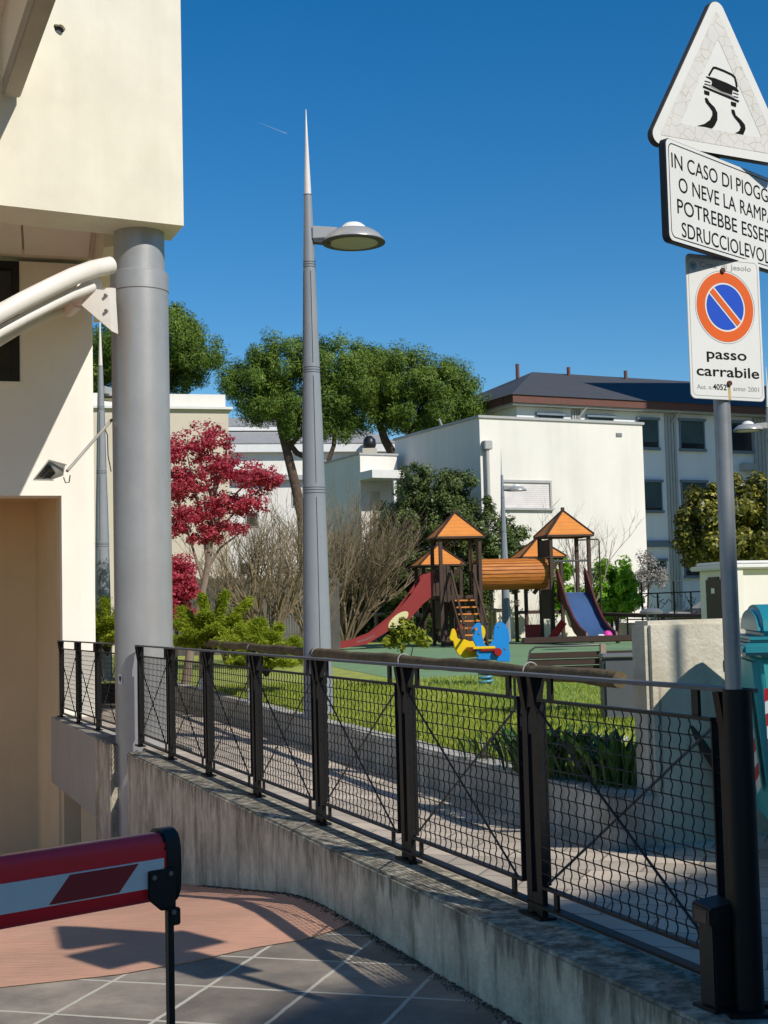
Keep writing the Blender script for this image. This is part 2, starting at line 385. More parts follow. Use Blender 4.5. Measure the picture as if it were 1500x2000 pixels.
def tilemat(name, col, mortar, ang, w, h, mort, loc=(0, 0), var=.14, dirt=None, off=0.):
    m = mat(name, col, .85, var=var, scale=2.6, bump=.25, bscale=120, dirt=dirt); n = m.node_tree.nodes; L = m.node_tree.links; b = n['Principled BSDF']
    tc = n.new('ShaderNodeTexCoord'); mp = n.new('ShaderNodeMapping'); mp.inputs['Rotation'].default_value = (0, 0, ang); mp.inputs['Location'].default_value = (loc[0], loc[1], 0)
    L.new(tc.outputs['Object'], mp.inputs[0])
    br = n.new('ShaderNodeTexBrick'); br.offset = off; br.squash = 1; br.inputs['Scale'].default_value = 1
    br.inputs['Brick Width'].default_value = w; br.inputs['Row Height'].default_value = h; br.inputs['Mortar Size'].default_value = mort; br.inputs['Mortar Smooth'].default_value = .3
    br.inputs['Color1'].default_value = (.8, .8, .8, 1); br.inputs['Color2'].default_value = (1.15, 1.12, 1.1, 1); br.inputs['Mortar'].default_value = (1, 1, 1, 1)
    L.new(mp.outputs[0], br.inputs['Vector'])
    wv = n.new('ShaderNodeTexNoise'); wv.inputs['Scale'].default_value = 9; L.new(tc.outputs['Object'], wv.inputs['Vector'])
    ws = n.new('ShaderNodeVectorMath'); ws.operation = 'SCALE'; ws.inputs['Scale'].default_value = mort*1.3; L.new(wv.outputs['Color'], ws.inputs[0])
    wa = n.new('ShaderNodeVectorMath'); wa.operation = 'ADD'; L.new(mp.outputs[0], wa.inputs[0]); L.new(ws.outputs[0], wa.inputs[1]); L.new(wa.outputs[0], br.inputs['Vector'])
    src = b.inputs['Base Color'].links[0].from_socket
    mx = n.new('ShaderNodeMix'); mx.data_type = 'RGBA'; mx.blend_type = 'MULTIPLY'; mx.inputs[0].default_value = 1; L.new(src, mx.inputs[6]); L.new(br.outputs[0], mx.inputs[7])
    m2 = n.new('ShaderNodeMix'); m2.data_type = 'RGBA'; L.new(br.outputs['Fac'], m2.inputs[0]); L.new(mx.outputs[2], m2.inputs[6]); m2.inputs[7].default_value = (*mortar, 1)
    L.new(m2.outputs[2], b.inputs['Base Color'])
    return m
A1 = math.atan2(-.28, .96)
tilemat('paver_dark', (.29, .245, .195), (.52, .48, .39), -A1, .455, .52, .011, loc=(2.519-.455, -5.242+.52), var=.32, dirt=((.12, .108, .095), .65, 2.2, .52))
tilemat('sidewalk_tile', (.54, .465, .375), (.24, .20, .17), R(20), .50, .25, .008, var=.10, dirt=((.27, .23, .19), .5, 1.6, .58), off=.5)
# broomed red concrete of the ramp
m = mat('ramp_red', (.56, .30, .20), .9, var=.12, scale=1.8, dirt=((.36, .23, .165), .4, 2.5, .56))
n = m.node_tree.nodes; L = m.node_tree.links; b = n['Principled BSDF']
tc = n.new('ShaderNodeTexCoord'); mp = n.new('ShaderNodeMapping'); mp.inputs['Rotation'].default_value = (0, 0, R(-20)); L.new(tc.outputs['Object'], mp.inputs[0])
mp.inputs['Scale'].default_value = (2, 55, 1); no = n.new('ShaderNodeTexNoise'); no.inputs['Scale'].default_value = 1; no.inputs['Detail'].default_value = 4; L.new(mp.outputs[0], no.inputs['Vector'])
bu = n.new('ShaderNodeBump'); bu.inputs['Strength'].default_value = .6; bu.inputs['Distance'].default_value = .02; L.new(no.outputs[0], bu.inputs['Height']); L.new(bu.outputs[0], b.inputs['Normal'])
mat('lawn_green', (.30, .35, .06), .95, var=.35, scale=3.5, bump=.6, bscale=30, dirt=((.34, .30, .12), .6, 1.4, .55))
mat('rubber_mat', (.17, .28, .14), .9, var=.12, scale=1.5, bump=.2, bscale=60)
mat('earth', (.20, .17, .13), .95, var=.2, scale=.6)
mat('gravel', (.52, .50, .46), .95, var=.2, scale=3, bump=.4, bscale=30)
# cracked, faded band on the warning triangle
m = mat('sign_cracked', (.66, .645, .60), .55, var=.05, scale=8); n = m.node_tree.nodes; L = m.node_tree.links; b = n['Principled BSDF']
vo = n.new('ShaderNodeTexVoronoi'); vo.feature = 'DISTANCE_TO_EDGE'; vo.inputs['Scale'].default_value = 26; tc = n.new('ShaderNodeTexCoord'); L.new(tc.outputs['Object'], vo.inputs['Vector'])
lt = n.new('ShaderNodeMath'); lt.operation = 'LESS_THAN'; lt.inputs[1].default_value = .022; L.new(vo.outputs['Distance'], lt.inputs[0])
src = b.inputs['Base Color'].links[0].from_socket; mx = n.new('ShaderNodeMix'); mx.data_type = 'RGBA'; L.new(lt.outputs[0], mx.inputs[0]); L.new(src, mx.inputs[6]); mx.inputs[7].default_value = (.50, .47, .41, 1); L.new(mx.outputs[2], b.inputs['Base Color'])

# ------------------------------------------------------------------ the ground
FD = Vector((-.3513, .9363, 0)); FN = Vector((-.9363, -.3513, 0)); F0 = Vector((1.10, 4.58, 0))
def fl(t, off=0., z=0.): return F0+FD*t+FN*off+Vector((0, 0, z))     # along the railing, off towards the ramp
def flat_mesh(name, polys, m, kind='structure'):
    b = MB()
    for p in polys: b.add(p, [tuple(range(len(p)))])
    o = b.build(name, m, smooth=False); o['kind'] = kind; return o
a, b_ = fl(-6, -.08, -.06), fl(15.5, -.08, -.06)
flat_mesh('ground', [[a, (700, -40, -.06), (700, 900, -.06), (-700, 900, -.06), (-700, 27, -.06), (b_.x-1.9, 27, -.06), b_]], 'earth')
lw0 = Vector((1.266, 7.56, 0)); lwd = Vector((-.3045, .9525, 0)); lwn = Vector((-.9525, -.3045, 0))
def lw(t, off=0., z=0.): return lw0+lwd*t+lwn*off+Vector((0, 0, z))
UB = Vector((.906, .423, 0)); WB = Vector((-.423, .906, 0))
BK = Vector((1.42, 7.72, 0))                                          # near left corner of the pale concrete wall
flat_mesh('sidewalk', [[fl(-6, -.06, 0), BK+UB*30+Vector((6, -9, 0)), BK+UB*30, BK+UB*.02, lw(0, .06), lw(15.6, .06), fl(15.3, -.06, 0)]], 'sidewalk_tile')
# ramp: flat apron, then falling towards the garage
def rz(r): 
    s = max(0., r-7.3); return -.3-(.075*s*s if s < 1 else .075+.15*(s-1))
bound = [(-9, 3.4), (-4.2, 5.30), (-2.6, 5.93), (-1.73, 6.287), (-1.247, 6.458), (-.95, 6.66), (-.714, 6.884), (-.43, 7.066), (-.30, 7.25), (-.212, 7.443), (-.10, 7.80), (.02, 8.3)]
wallfront = [fl(-6, .22, -.3), fl(3.55, .22, -.3)]
pv = [Vector((x, y, -.3)) for x, y in bound]
flat_mesh('driveway', [[Vector((1.6, -7, -.3)), *wallfront, *[v for v in reversed(pv[:-2])], Vector((-9, -7, -.3))]], 'paver_dark')
bm = MB(); NR, NC = 46, 2
grid = []
# red ramp as strips along the slope, near edge following the curve
def nearr(s):   # distance along FD where the boundary crosses lateral offset s (FN from F0)
    best = None
    for (x0, y0), (x1, y1) in zip(bound[:-1], bound[1:]):
        a0 = (Vector((x0, y0, 0))-F0).dot(FN); a1 = (Vector((x1, y1, 0))-F0).dot(FN)
        if (a0-s)*(a1-s) <= 0:
            k = (s-a0)/(a1-a0) if a1 != a0 else 0; q = Vector((x0+(x1-x0)*k, y0+(y1-y0)*k, 0)); best = (q-F0).dot(FD)
    return best if best is not None else 3.5
offs = [.22]+list(np.linspace(.26, 2.2, 24))+list(np.linspace(2.4, 9.5, 10))
for s in offs:
    t0 = nearr(s); row = []
    for k in range(NR+1):
        t = t0+(19.5-t0)*(k/NR); q = F0+FD*t+FN*s; r = q.dot(FD); row.append((q.x, q.y, rz(r)+.004))
    grid.append(row)
vs = [p for row in grid for p in row]; n1 = NR+1
bm.add(vs, [(i*n1+k, (i+1)*n1+k, (i+1)*n1+k+1, i*n1+k+1) for i in range(len(offs)-1) for k in range(NR)])
o = bm.build('ramp', 'ramp_red'); o['kind'] = 'structure'
# garden, raised behind its kerb wall
flat_mesh('lawn', [[lw(.2, -.1, .28), BK+UB*.3+WB*.10+Vector((0, 0, .28)), BK+UB*40+WB*.15+Vector((0, 0, .28)), Vector((60, 75, .28)), Vector((-20, 75, .28)), Vector((-20, 23.2, .28)), lw(15.5, -.1, .28)]], 'lawn_green')
flat_mesh('playground_mat', [[G(640, 1300, .284), G(900, 1352, .284), G(1010, 1395, .284), G(1240, 1372, .284), Vector((9.5, 40, .284)), Vector((8, 45, .284)), Vector((-1.5, 45, .284)), Vector((-2.6, 34, .284))]], 'rubber_mat')
flat_mesh('garden_path', [[Vector((6.6, 46, .286)), Vector((14, 42, .286)), Vector((22, 55, .286)), Vector((9, 58, .286))]], 'gravel')

# ------------------------------------------------------------------ building on the left (over the ramp)
CC = Vector((-1.996, 14.30, 0)); UL = Vector((.8826, .470, 0)); SZ = 5.33
WL = (Vector((-3.66, 19.0, 0))-CC).normalized()
FR = Vector((-3.93, 19.05, 0)); UF = Vector((.955, .297, 0))
bl = thing('corner_building', 'cream rendered corner building carried over the ramp on a grey round pillar', 'building', (-3.9, 16.5, 0))
def up(v, z): return Vector((v.x, v.y, z))
def quadprism(b, pts, z0, z1): return b.hexa([up(p, z0) for p in pts], [up(p, z1) for p in pts])
# upper block as five slabs (front beam, right beam, core above the ceiling)
inner0 = Vector((-2.98, 15.25, 0)); inner1 = Vector((-3.90, 18.98, 0)); th = .62
upper = MB()
fl_in = CC-UL*9+WL*th
quadprism(upper, [CC-UL*9, CC, CC+WL*16, CC-UL*9+WL*16], 6.22, 14.5)
ub = upper.build('upper_wall', 'cream_render', bl, True, smooth=False)
# pipe hole through the front face
hp = Plane((CC.x, CC.y), (UL.x, UL.y)); hu, hz = hp.hit(116, 57)
cut = MB(); hc = hp.at(hu, hz, 0); ang = [2*math.pi*i/18 for i in range(18)]
rr = [.056*(1+.13*math.sin(3*a_)+.08*math.cos(5*a_)) for a_ in ang]
cut.prism([(rr[i]*math.cos(a_), rr[i]*math.sin(a_)) for i, a_ in enumerate(ang)], hc+hp.n*.2, hp.d, (0, 0, 1), -hp.n, .55)
cu = cut.build('cutter', 'cream_render', bl, True)
md = ub.modifiers.new('hole', 'BOOLEAN'); md.object = cu; md.operation = 'DIFFERENCE'; md.solver = 'EXACT'
bpy.context.view_layer.update()
me = bpy.data.meshes.new_from_object(ub.evaluated_get(bpy.context.evaluated_depsgraph_get())); ub.modifiers.clear(); ub.data = me; bpy.data.objects.remove(cu)
part('hole_shade_disc', 'seam_dark', bl, lambda b: b.tube([hc-hp.n*.05, hc-hp.n*.09], .085, 14), True)  # dark disc across the hole; the shade inside is put into its colour
def fbeam(b):
    i0 = CC+WL*th-UL*.02
    quadprism(b, [CC-UL*9, CC, CC+WL*.02, i0, CC-UL*9+WL*th], SZ, 6.2203)
part('front_beam', 'cream_render', bl, fbeam, True, smooth=False)
def rbeam(b):
    o1 = CC+WL*(th+.003)-UL*.10; e1 = CC+WL*4.95-UL*.10
    quadprism(b, [o1, e1, inner1, inner0+Vector((.0, -.16, 0))], SZ+.002, 6.217)
part('side_beam', 'cream_render', bl, rbeam, True, smooth=False)
# ceiling panels with dark joints
for k in range(8):
    def cp(b, k=k):
        q0 = inner0-UF*(.09+k*.86); q1 = q0-UF*.83; dv = Vector((-.235, .972, 0))
        quadprism(b, [q0-dv*.6, q0+dv*3.55, q1+dv*3.55, q1-dv*.6], 6.16, 6.20)
    part('ceiling_panel', 'ceiling_tile', bl, cp, True, smooth=False)
FP = Plane((FR.x, FR.y), (UF.x, UF.y))
opu, opz = FP.hit(120, 968); jz = opz
wu0, wu1, wz0, wz1 = FP.rect(-40, 510, 38, 745)
def fac(b):
    FP.box(b, opu, 0, -.02, 6.155, -.45, 0)                         # pier right of the opening
    FP.box(b, -8, opu, jz, wz0, -.45, 0)                            # band under the window
    FP.box(b, wu1, opu, wz0, 6.155, -.45, 0)
    FP.box(b, -8, wu0, wz0, 6.155, -.45, 0)
part('facade', 'white_render', bl, fac, True, smooth=False)
wf = part('window', 'black_frame', bl, lambda b: (FP.box(b, wu1-.10, wu1, wz0+.0, 6.15, -.12, .012), FP.box(b, wu0, wu1-.10, wz0, wz0+.10, -.12, .012), FP.box(b, wu0, wu1-.10, 6.05, 6.15, -.12, .012)), True)
wfm = XF[bl.name]; XF[wf.name] = wfm
part('pane', 'dark_glass', wf, lambda b: FP.box(b, wu0, wu1-.09, wz0+.09, 6.06, -.10, -.08), True)
part('sill', 'white_render', wf, lambda b: FP.box(b, wu0, wu1+.03, wz0-.035, wz0-.003, -.2, .04), True)
# recess under the facade, down into the garage
RD = Vector((-.36, .933, 0)); j0 = FP.at(opu, 0, -.45)
def recess(b):
    q = FP.at(opu, 0, -.002); e = q+RD*2.75
    quadprism(b, [q+RD*.46, e, e+UF*.3, q+RD*.46+UF*.3], -3.3, jz+.3)          # right reveal
    bk = e-UF*.0
    quadprism(b, [bk, bk-UF*.42, bk-UF*.42+RD*.5, bk+RD*.5], -3.3, jz+.3)         # back wall pieces
    quadprism(b, [bk-UF*.421, bk-UF*.78, bk-UF*.78+RD*.6, bk-UF*.421+RD*.4], -3.3, jz+.3)
    quadprism(b, [bk-UF*.79-RD*.12, bk-UF*8-RD*.12, bk-UF*8+RD*.4, bk-UF*.79+RD*.4], .30, jz+.3)
    quadprism(b, [q+RD*.46+UF*.2, q+RD*.46-UF*7, q-UF*7+RD*3.6, q+UF*.2+RD*3.6], jz-.001+.12, jz+.29)   # soffit
part('recess_wall', 'cream_inside', bl, recess, True, smooth=False)
part('garage_shutter', 'beige_wall', bl, lambda b: quadprism(b, [j0+RD*2.6-UF*.8, j0+RD*2.6-UF*8, j0+RD*2.7-UF*8, j0+RD*2.7-UF*.8], -3.3, .299), True, label='brown shutter low in the garage recess')
# wall below pavement level, under the edge beam
part('basement_wall', 'cream_inside', bl, lambda b: (FP.box(b, opu, .4, -3.2, -.021, -1.2, -.002), quadprism(b, [fl(11.4, -.10), fl(14.9, -.10), fl(14.9, -.6), fl(11.4, -.6)], -3.3, -.35)), True, smooth=False)
# downstand of the neighbouring roof, top left
hp0 = Plane((CC.x, CC.y), (UL.x, UL.y)); _u, _z = hp0.hit(38, 196); r1 = hp0.at(_u, 0); r0 = G(110, 0, _z); r0.z = 0; RFD = (r1-r0).normalized(); r0 = r1-RFD*5.5; ZF = _z; rl = Vector((-RFD.y, RFD.x, 0))
rf = thing('canopy_roof', 'pale overhanging roof edge with a grey soffit above the ramp', 'roof', (r0.x, r0.y, 6.2))
part('fascia_beam', 'concrete_beam', rf, lambda b: quadprism(b, [r0, r1-RFD*.06, r1-RFD*.06+rl*.17, r0+rl*.17], ZF, ZF+.18), True, bevel=.012)
part('parapet', 'white_render', rf, lambda b: quadprism(b, [r0+rl*.03, r1-RFD*.06+rl*.03, r1-RFD*.06+rl*.168, r0+rl*.168], ZF+.181, 7.6), True, smooth=False)
part('roof_slab', 'white_render', rf, lambda b: quadprism(b, [r0+rl*.17, r1-RFD*.06+rl*.17, r1-RFD*.06+rl*3.5-UL*.0-RFD*1.8, r0+rl*3.5-RFD*1.8], 7.2, 7.5), True, smooth=False)

# ------------------------------------------------------------------ pillar with its collar
pc = Vector((-2.505, 14.56, 0)); PRr = .297
pl = thing('pillar', 'thick round grey painted pillar with a collar holding up the cream corner building', 'pillar', pc)
part('shaft', 'pillar_paint', pl, lambda b: b.lathe([(PRr, -2.2), (PRr, 4.69)], n=64))
part('neck', 'pillar_paint', pl, lambda b: b.lathe([(PRr-.033, 4.895), (PRr-.033, SZ+.01)], n=64), label='narrower dark shaded neck under the soffit')
part('collar', 'pillar_paint', pl, lambda b: b.lathe([(PRr-.002, 4.692), (PRr+.006, 4.70), (PRr+.006, 4.885), (PRr-.002, 4.894), (PRr-.034, 4.894)], n=64))
st = P(231, 1327, 14.3)
stl = thing('sticker', 'small white sticker with a dark badge on the grey pillar', 'sticker', (pc.x, pc.y, st.z))
a_ = math.atan2(-.955, -.30)
aa = math.pi*1.255
ex = Vector((-math.sin(aa), math.cos(aa), 0)); nn = Vector((math.cos(aa), math.sin(aa), 0))
part('sticker_sheet', 'sign_white', stl, lambda b: b.prism([(-.035, -.05), (.035, -.05), (.035, .05), (-.035, .05)], nn*(PRr+.001), ex, (0, 0, 1), nn, .002), bevel=.0005)
part('badge', 'seam_dark', stl, lambda b: b.prism([(-.02, .03), (.02, .03), (.02, -.005), (0, -.033), (-.02, -.005)], nn*(PRr+.0032), ex, (0, 0, 1), nn, .0006))

# arched white canopy frame that springs from the pillar
cn = thing('arched_canopy', 'white arched tubular canopy frame bolted to the grey pillar', 'canopy', (-3.6, 13.6, 4.2))
def arch(pxs, Y0, Y1, off=0.):
    return [P(x, y, Y0+(Y1-Y0)*k/(len(pxs)-1)) for k, (x, y) in enumerate(pxs)]
near = arch([(216, 518), (180, 526), (140, 541), (100, 560), (50, 585), (0, 612), (-60, 648), (-140, 700)], 13.95, 12.6)
part('arch_tube', 'canopy_white', cn, lambda b: b.tube(near, .088, 16), True)
part('arch_rail', 'canopy_white', cn, lambda b: b.tube([p+Vector((-.02, .10, -.15)) for p in near[1:]], .055, 12), True)
far = arch([(134, 600), (95, 612), (50, 632), (0, 662), (-60, 700), (-140, 755)], 14.75, 13.5)
part('back_tube', 'canopy_white', cn, lambda b: b.tube(far, .065, 14), True)
def film(b):
    A = [p+Vector((0, .10, -.13)) for p in near[2:]]; B = far[:]
    n_ = min(len(A), len(B)); vs = []
    for i in range(n_): vs += [A[i], B[i], A[i]+Vector((0, 0, .012)), B[i]+Vector((0, 0, .012))]
    fs = []
    for i in range(n_-1):
        k = 4*i; fs += [(k, k+1, k+5, k+4), (k+2, k+6, k+7, k+3), (k, k+4, k+6, k+2), (k+1, k+3, k+7, k+5)]
    fs += [(0, 2, 3, 1), (4*n_-4, 4*n_-3, 4*n_-1, 4*n_-2)]
    b.add(vs, fs)
part('cover_sheet', 'canopy_film', cn, film, True)
ct0 = P(182, 556, 14.0); ct1 = P(133, 602, 14.75)
part('cross_tube', 'canopy_white', cn, lambda b: b.tube([ct0, ct1], .095, 16), True)
part('cross_collar', 'canopy_white', cn, lambda b: (b.tube([ct0+(ct1-ct0)*.25, ct0+(ct1-ct0)*.32], .108, 16), b.tube([ct0+(ct1-ct0)*.55, ct0+(ct1-ct0)*.60], .108, 16)), True)
gpt = [P(x, y, 13.85) for x, y in ((176, 564), (214, 567), (219, 648), (157, 595), (165, 583))]
gv = Vector((.26, .96, 0)).normalized()
part('gusset_plate', 'canopy_white', cn, lambda b: b.hexa(gpt, [p+gv*.14 for p in gpt]), True, smooth=False, bevel=.004)
wp = [P(x, y, 14.04) for x, y in ((196, 562), (222, 562), (223, 616), (198, 616))]
part('wall_plate', 'canopy_white', cn, lambda b: b.hexa(wp, [p+gv*.05 for p in wp]), True, smooth=False)
for x, y in ((207, 577), (208, 607)):
    q = P(x, y, 13.84); part('bolt', 'screw_steel', cn, lambda b: (b.tube([q-gv*.022, q+gv*.02], .016, 8)), True)

# floodlight on a bracket arm
fd = thing('floodlight', 'small grey floodlight on a thin slanted arm from the pillar', 'floodlight', tuple(P(100, 920, 13.6)))
arm0 = P(218, 820, 14.5); arm1 = P(131, 920, 13.75)
part('arm', 'floodlight_grey', fd, lambda b: b.tube([arm0, arm1], .016, 10), True)
q = [P(x, y, 13.62) for x, y in ((68, 936), (96, 900), (127, 909), (124, 928), (104, 935))]
part('lamp_body', 'floodlight_grey', fd, lambda b: b.hexa([P(68, 936, 13.55), P(97, 900, 13.55), P(112, 925, 13.8), P(100, 938, 13.8)], [P(72, 932, 13.72), P(99, 902, 13.72), P(128, 907, 13.98), P(124, 930, 13.98)]), True, bevel=.006)
part('lens', 'dark_glass', fd, lambda b: b.hexa([P(76, 933, 13.545), P(97, 907, 13.545), P(108, 924, 13.72), P(98, 934, 13.72)], [p+Vector((0, .01, 0)) for p in (P(76, 933, 13.545), P(97, 907, 13.545), P(108, 924, 13.72), P(98, 934, 13.72))]), True)
part('visor', 'floodlight_grey', fd, lambda b: (b.bar(P(66, 937, 13.52), P(96, 899, 13.52), .02, .012), b.bar(P(96, 899, 13.52), P(129, 908, 13.9), .014, .012), b.bar(P(66, 937, 13.52), P(104, 938, 13.7), .014, .012)), True)
part('cable', 'black_plastic', fd, lambda b: b.tube([P(x, y, 13.75) for x, y in ((124, 932), (128, 943), (135, 942), (137, 928))], .006, 6), True)
part('pillar_cable', 'black_plastic', fd, lambda b: b.tube([P(205, 838, 14.42), P(210, 850, 14.42), P(211, 890, 14.42), P(217, 921, 14.42)], .006, 6), True)

# ------------------------------------------------------------------ retaining wall along the ramp
rw = thing('retaining_wall', 'stained grey concrete retaining wall along the ramp below the railing', 'wall', fl(4, .1))
def strip(b, t0, t1, o0, o1, z0, z1, step=.5):
    n_ = max(1, int((t1-t0)/step)); L0 = []
    ts = [t0+(t1-t0)*i/n_ for i in range(n_+1)]
    for t in ts: L0 += [fl(t, o0, z0), fl(t, o1, z0), fl(t, o1, z1), fl(t, o0, z1)]
    fs = []
    for i in range(n_):
        k = 4*i; fs += [(k+j, k+(j+1) % 4, k+4+(j+1) % 4, k+4+j) for j in range(4)]
    fs += [(0, 1, 2, 3), (4*n_+3, 4*n_+2, 4*n_+1, 4*n_)]
    b.add(L0, fs)
part('ramp_wall', 'concrete_wall', rw, lambda b: strip(b, -6, 9.62, -.08, .235, -2.2, .03), True, bevel=.012)
part('pier', 'concrete_wall', rw, lambda b: strip(b, 10.55, 11.55, -.08, .235, -2.6, .03), True, bevel=.012)
part('edge_beam', 'concrete_beam', rw, lambda b: strip(b, 11.553, 15.25, -.08, .232, -.84, .03), True, bevel=.012)
part('notch_back', 'concrete_beam', rw, lambda b: strip(b, 9.62, 10.55, -.42, -.40, -2.2, .028), True)
# moss and grit gathered at the foot of the wall
rng = np.random.default_rng(5); N = 4200
t = rng.uniform(-1.5, 6.5, N); o_ = .238+np.abs(rng.normal(0, .028, N))
pp = np.array([tuple(fl(a1, b1, rz(fl(a1, b1).dot(FD))+.006)) for a1, b1 in zip(t, o_)])
mat('grit', (.085, .078, .055), .95, var=.4, scale=20)
o = leafmesh('wall_foot_litter', pp, rng.normal(size=(N, 3))*.5+np.array((0, 0, 1.)), .011, .7, 'grit', rng=rng); setp(o, 'dark moss and grit along the foot of the ramp wall', 'litter', kind='stuff')

# ------------------------------------------------------------------ railing
STEP = 1.4560; RH = 1.0
def wire_panel(Lb, z0=.135, z1=.885, dz=.055, dx=.064):
    b = MB(); x0, x1 = .115, Lb-.075
    nz = int(round((z1-z0)/dz)); dz = (z1-z0)/nz; nx = int(round((x1-x0)/dx)); dx = (x1-x0)/nx
    for i in range(1, nz):
        z = z0+dz*i; b.tube([(x0-.02, -.012, z-.012), (x0, .012, z), (x1, .012, z), (x1+.02, -.012, z-.012)], .0027, 5, caps=False)
    for k in range(1, nx):
        x = x0+dx*k; pts = []
        for i in range(nz*4+1):
            z = z0+dz*i/4; pts.append((x+.0062*math.sin(2*math.pi*i/4.+.4), .012+.001*math.cos(2*math.pi*i/4.), z))
        b.tube(pts, .0028, 4, caps=False)
    return b
def frame_panel(Lb, z0=.135, z1=.885):
    b = MB(); x0, x1 = .115, Lb-.075
    b.box(x0-.008, x0, -.03, .014, z0, z1); b.box(x1, x1+.008, -.03, .014, z0, z1)
    b.box(x0, x1, -.012, .014, z1, z1+.012); b.box(x0, x1, -.012, .014, z0-.012, z0)
    for x in (x0+.10, x1-.10):
        b.box(x-.02, x+.02, -.006, .006, z1+.012, RH-.014); b.box(x-.016, x+.016, -.006, .006, .058, z0-.012)
    return b
def post_mb():
    b = MB()
    for x in (-.072, .022):
        b.box(x, x+.048, -.012, .012, 0, RH-.014)
        b.hexa([(x+.006, -.013, .84), (x+.042, -.013, .84), (x+.042, .013, .84), (x+.006, .013, .84)], [(x+.006, -.032, RH-.015), (x+.042, -.032, RH-.015), (x+.042, .036, RH-.015), (x+.006, .036, RH-.015)])
        b.box(x+.012, x+.036, -.03, -.0125, .16, .80)
    b.box(-.022, .022, -.011, .011, .86, RH-.015); b.box(-.022, .022, -.011, .011, .02, .10)
    b.box(-.10, .10, -.035, .04, 0, .012)
    return b
def railing(name, label, org, rot, Lb, n, skip_first=False, extra=0.):
    th_ = thing(name, label, 'railing', org, rot)
    p0 = w0 = f0 = r0_ = r1_ = None
    pm = post_mb().build('post', 'fence_steel', th_); pm.location = (0, 0, 0)
    if skip_first: pm.location = (0, 0, 0)
    for i in range(1, n+1):
        c = pm.copy(); C.objects.link(c); c.parent = th_; c.location = (i*Lb, 0, 0)
    wm = wire_panel(Lb).build('mesh_panel', 'fence_steel', th_)
    fm = frame_panel(Lb).build('panel_frame', 'fence_steel', wm)
    d1 = MB().tube([(.125, .02, .85+.02), (Lb-.085, .02, .145)], .0055, 6).build('brace_rod', 'fence_grey', wm)
    d1.location = (0, -.03, 0)
    d2 = MB().tube([(.125, .02, .145), (Lb-.085, .02, .87)], .0055, 6).build('brace_rod', 'fence_steel', wm)
    d2.location = (0, .006, 0)
    for i in range(1, n):
        c = wm.copy(); C.objects.link(c); c.parent = th_; c.location = (i*Lb, 0, 0)
        for g in list(wm.children):
            h = g.copy(); C.objects.link(h); h.parent = c
    part('top_rail', 'fence_grey', th_, lambda b: b.box(-.10, n*Lb+.10+extra, -.028, .030, RH-.0135, RH), bevel=.002)
    part('bottom_rail', 'fence_steel', th_, lambda b: b.box(.10, n*Lb-.10, -.026, .026, .046, .058), bevel=.002)
    return th_
ra = math.atan2(FD.y, FD.x)
railing('railing', 'black steel railing of crimped wire panels from the sign pole to the grey pillar', tuple(fl(-.02, 0, .03)), ra, STEP, 7)
s0 = Vector((-2.86, 15.12, .03)); s1 = Vector((-4.30, 18.62, .03)); L2 = (s1-s0).length/3
railing('railing', 'short black steel railing on the edge beam between the pillar and the white facade', tuple(s0), math.atan2((s1-s0).y, (s1-s0).x), L2, 3)

# ------------------------------------------------------------------ barrier boom
b0 = P(312, 1690, 2.57); b1d = (P(0, 1732, 2.36)-b0); b1d.z = 0; bd = b1d.normalized(); bn = Vector((-bd.y, bd.x, 0))
if bn.y > 0: bn = -bn
bb = thing('barrier_boom', 'red barrier boom with a white stripe and black end cap across the ramp', 'barrier', (b0.x, b0.y, b0.z))
prof = []
H_, T_ = .0605, .030
for k in range(20):
    a_ = 2*math.pi*k/20; c_, s_ = math.cos(a_), math.sin(a_); prof.append((T_*math.copysign(abs(c_)**.7, c_), H_*math.copysign(abs(s_)**.62, s_)))
Lb_ = 3.2
part('boom', 'boom_red', bb, lambda b: b.prism(prof, b0+bd*.0, bn, (0, 0, 1), bd, Lb_), True)
pr2 = [(p[0]*1.12+.0, p[1]*1.10) for p in prof]
part('end_cap', 'black_plastic', bb, lambda b: b.prism(pr2, b0-bd*.027, bn, (0, 0, 1), bd, .036), True, bevel=.004)
part('stripe', 'boom_white', bb, lambda b: b.prism([(.012, -.031), (Lb_-.02, -.031), (Lb_-.02, .018), (.012, .018)], b0+bn*(T_+.0005), bd, (0, 0, 1), bn, .002), True)
for x in (.075, .62, 1.17, 1.72, 2.27):
    part('stripe_marking', 'boom_darkred', bb, lambda b: b.prism([(x+.03, -.0285), (x+.165, -.0285), (x+.125, .0155), (x-.01, .0155)], b0+bn*(T_+.0028), bd, (0, 0, 1), bn, .0006), True)
part('bracket', 'black_plastic', bb, lambda b: b.prism([(-.008, .0), (.048, .0), (.048, -.050), (.022, -.072), (-.008, -.072)], b0+bn*(T_+.0035), bd, (0, 0, 1), bn, .006), True, bevel=.0015)
part('hinge', 'black_plastic', bb, lambda b: b.prism([(-.008, -.068), (.016, -.068), (.016, -.098), (-.008, -.098)], b0+bn*(T_+.010), bd, (0, 0, 1), bn, .014), True, bevel=.002)
for x, z in ((.038, -.012), (.004, -.009), (.008, -.074)):
    part('screw', 'screw_steel', bb, lambda b: b.tube([b0+bd*x+bn*(T_+.009)+Vector((0, 0, z)), b0+bd*x+bn*(T_+.0125+(.014 if z < -.05 else 0))+Vector((0, 0, z))], .0045, 10), True)
lp = b0+bd*.012+bn*(T_+.017)
part('support_leg', 'black_plastic', bb, lambda b: (b.obox((lp.x, lp.y, (b0.z-.07-.28)/2), (bd, bn, Vector((0, 0, 1))), (.006, .006, (b0.z-.07+.28)/2)), b.obox((lp.x, lp.y, -.285), (bd, bn, Vector((0, 0, 1))), (.03, .02, .015))), True, bevel=.001)

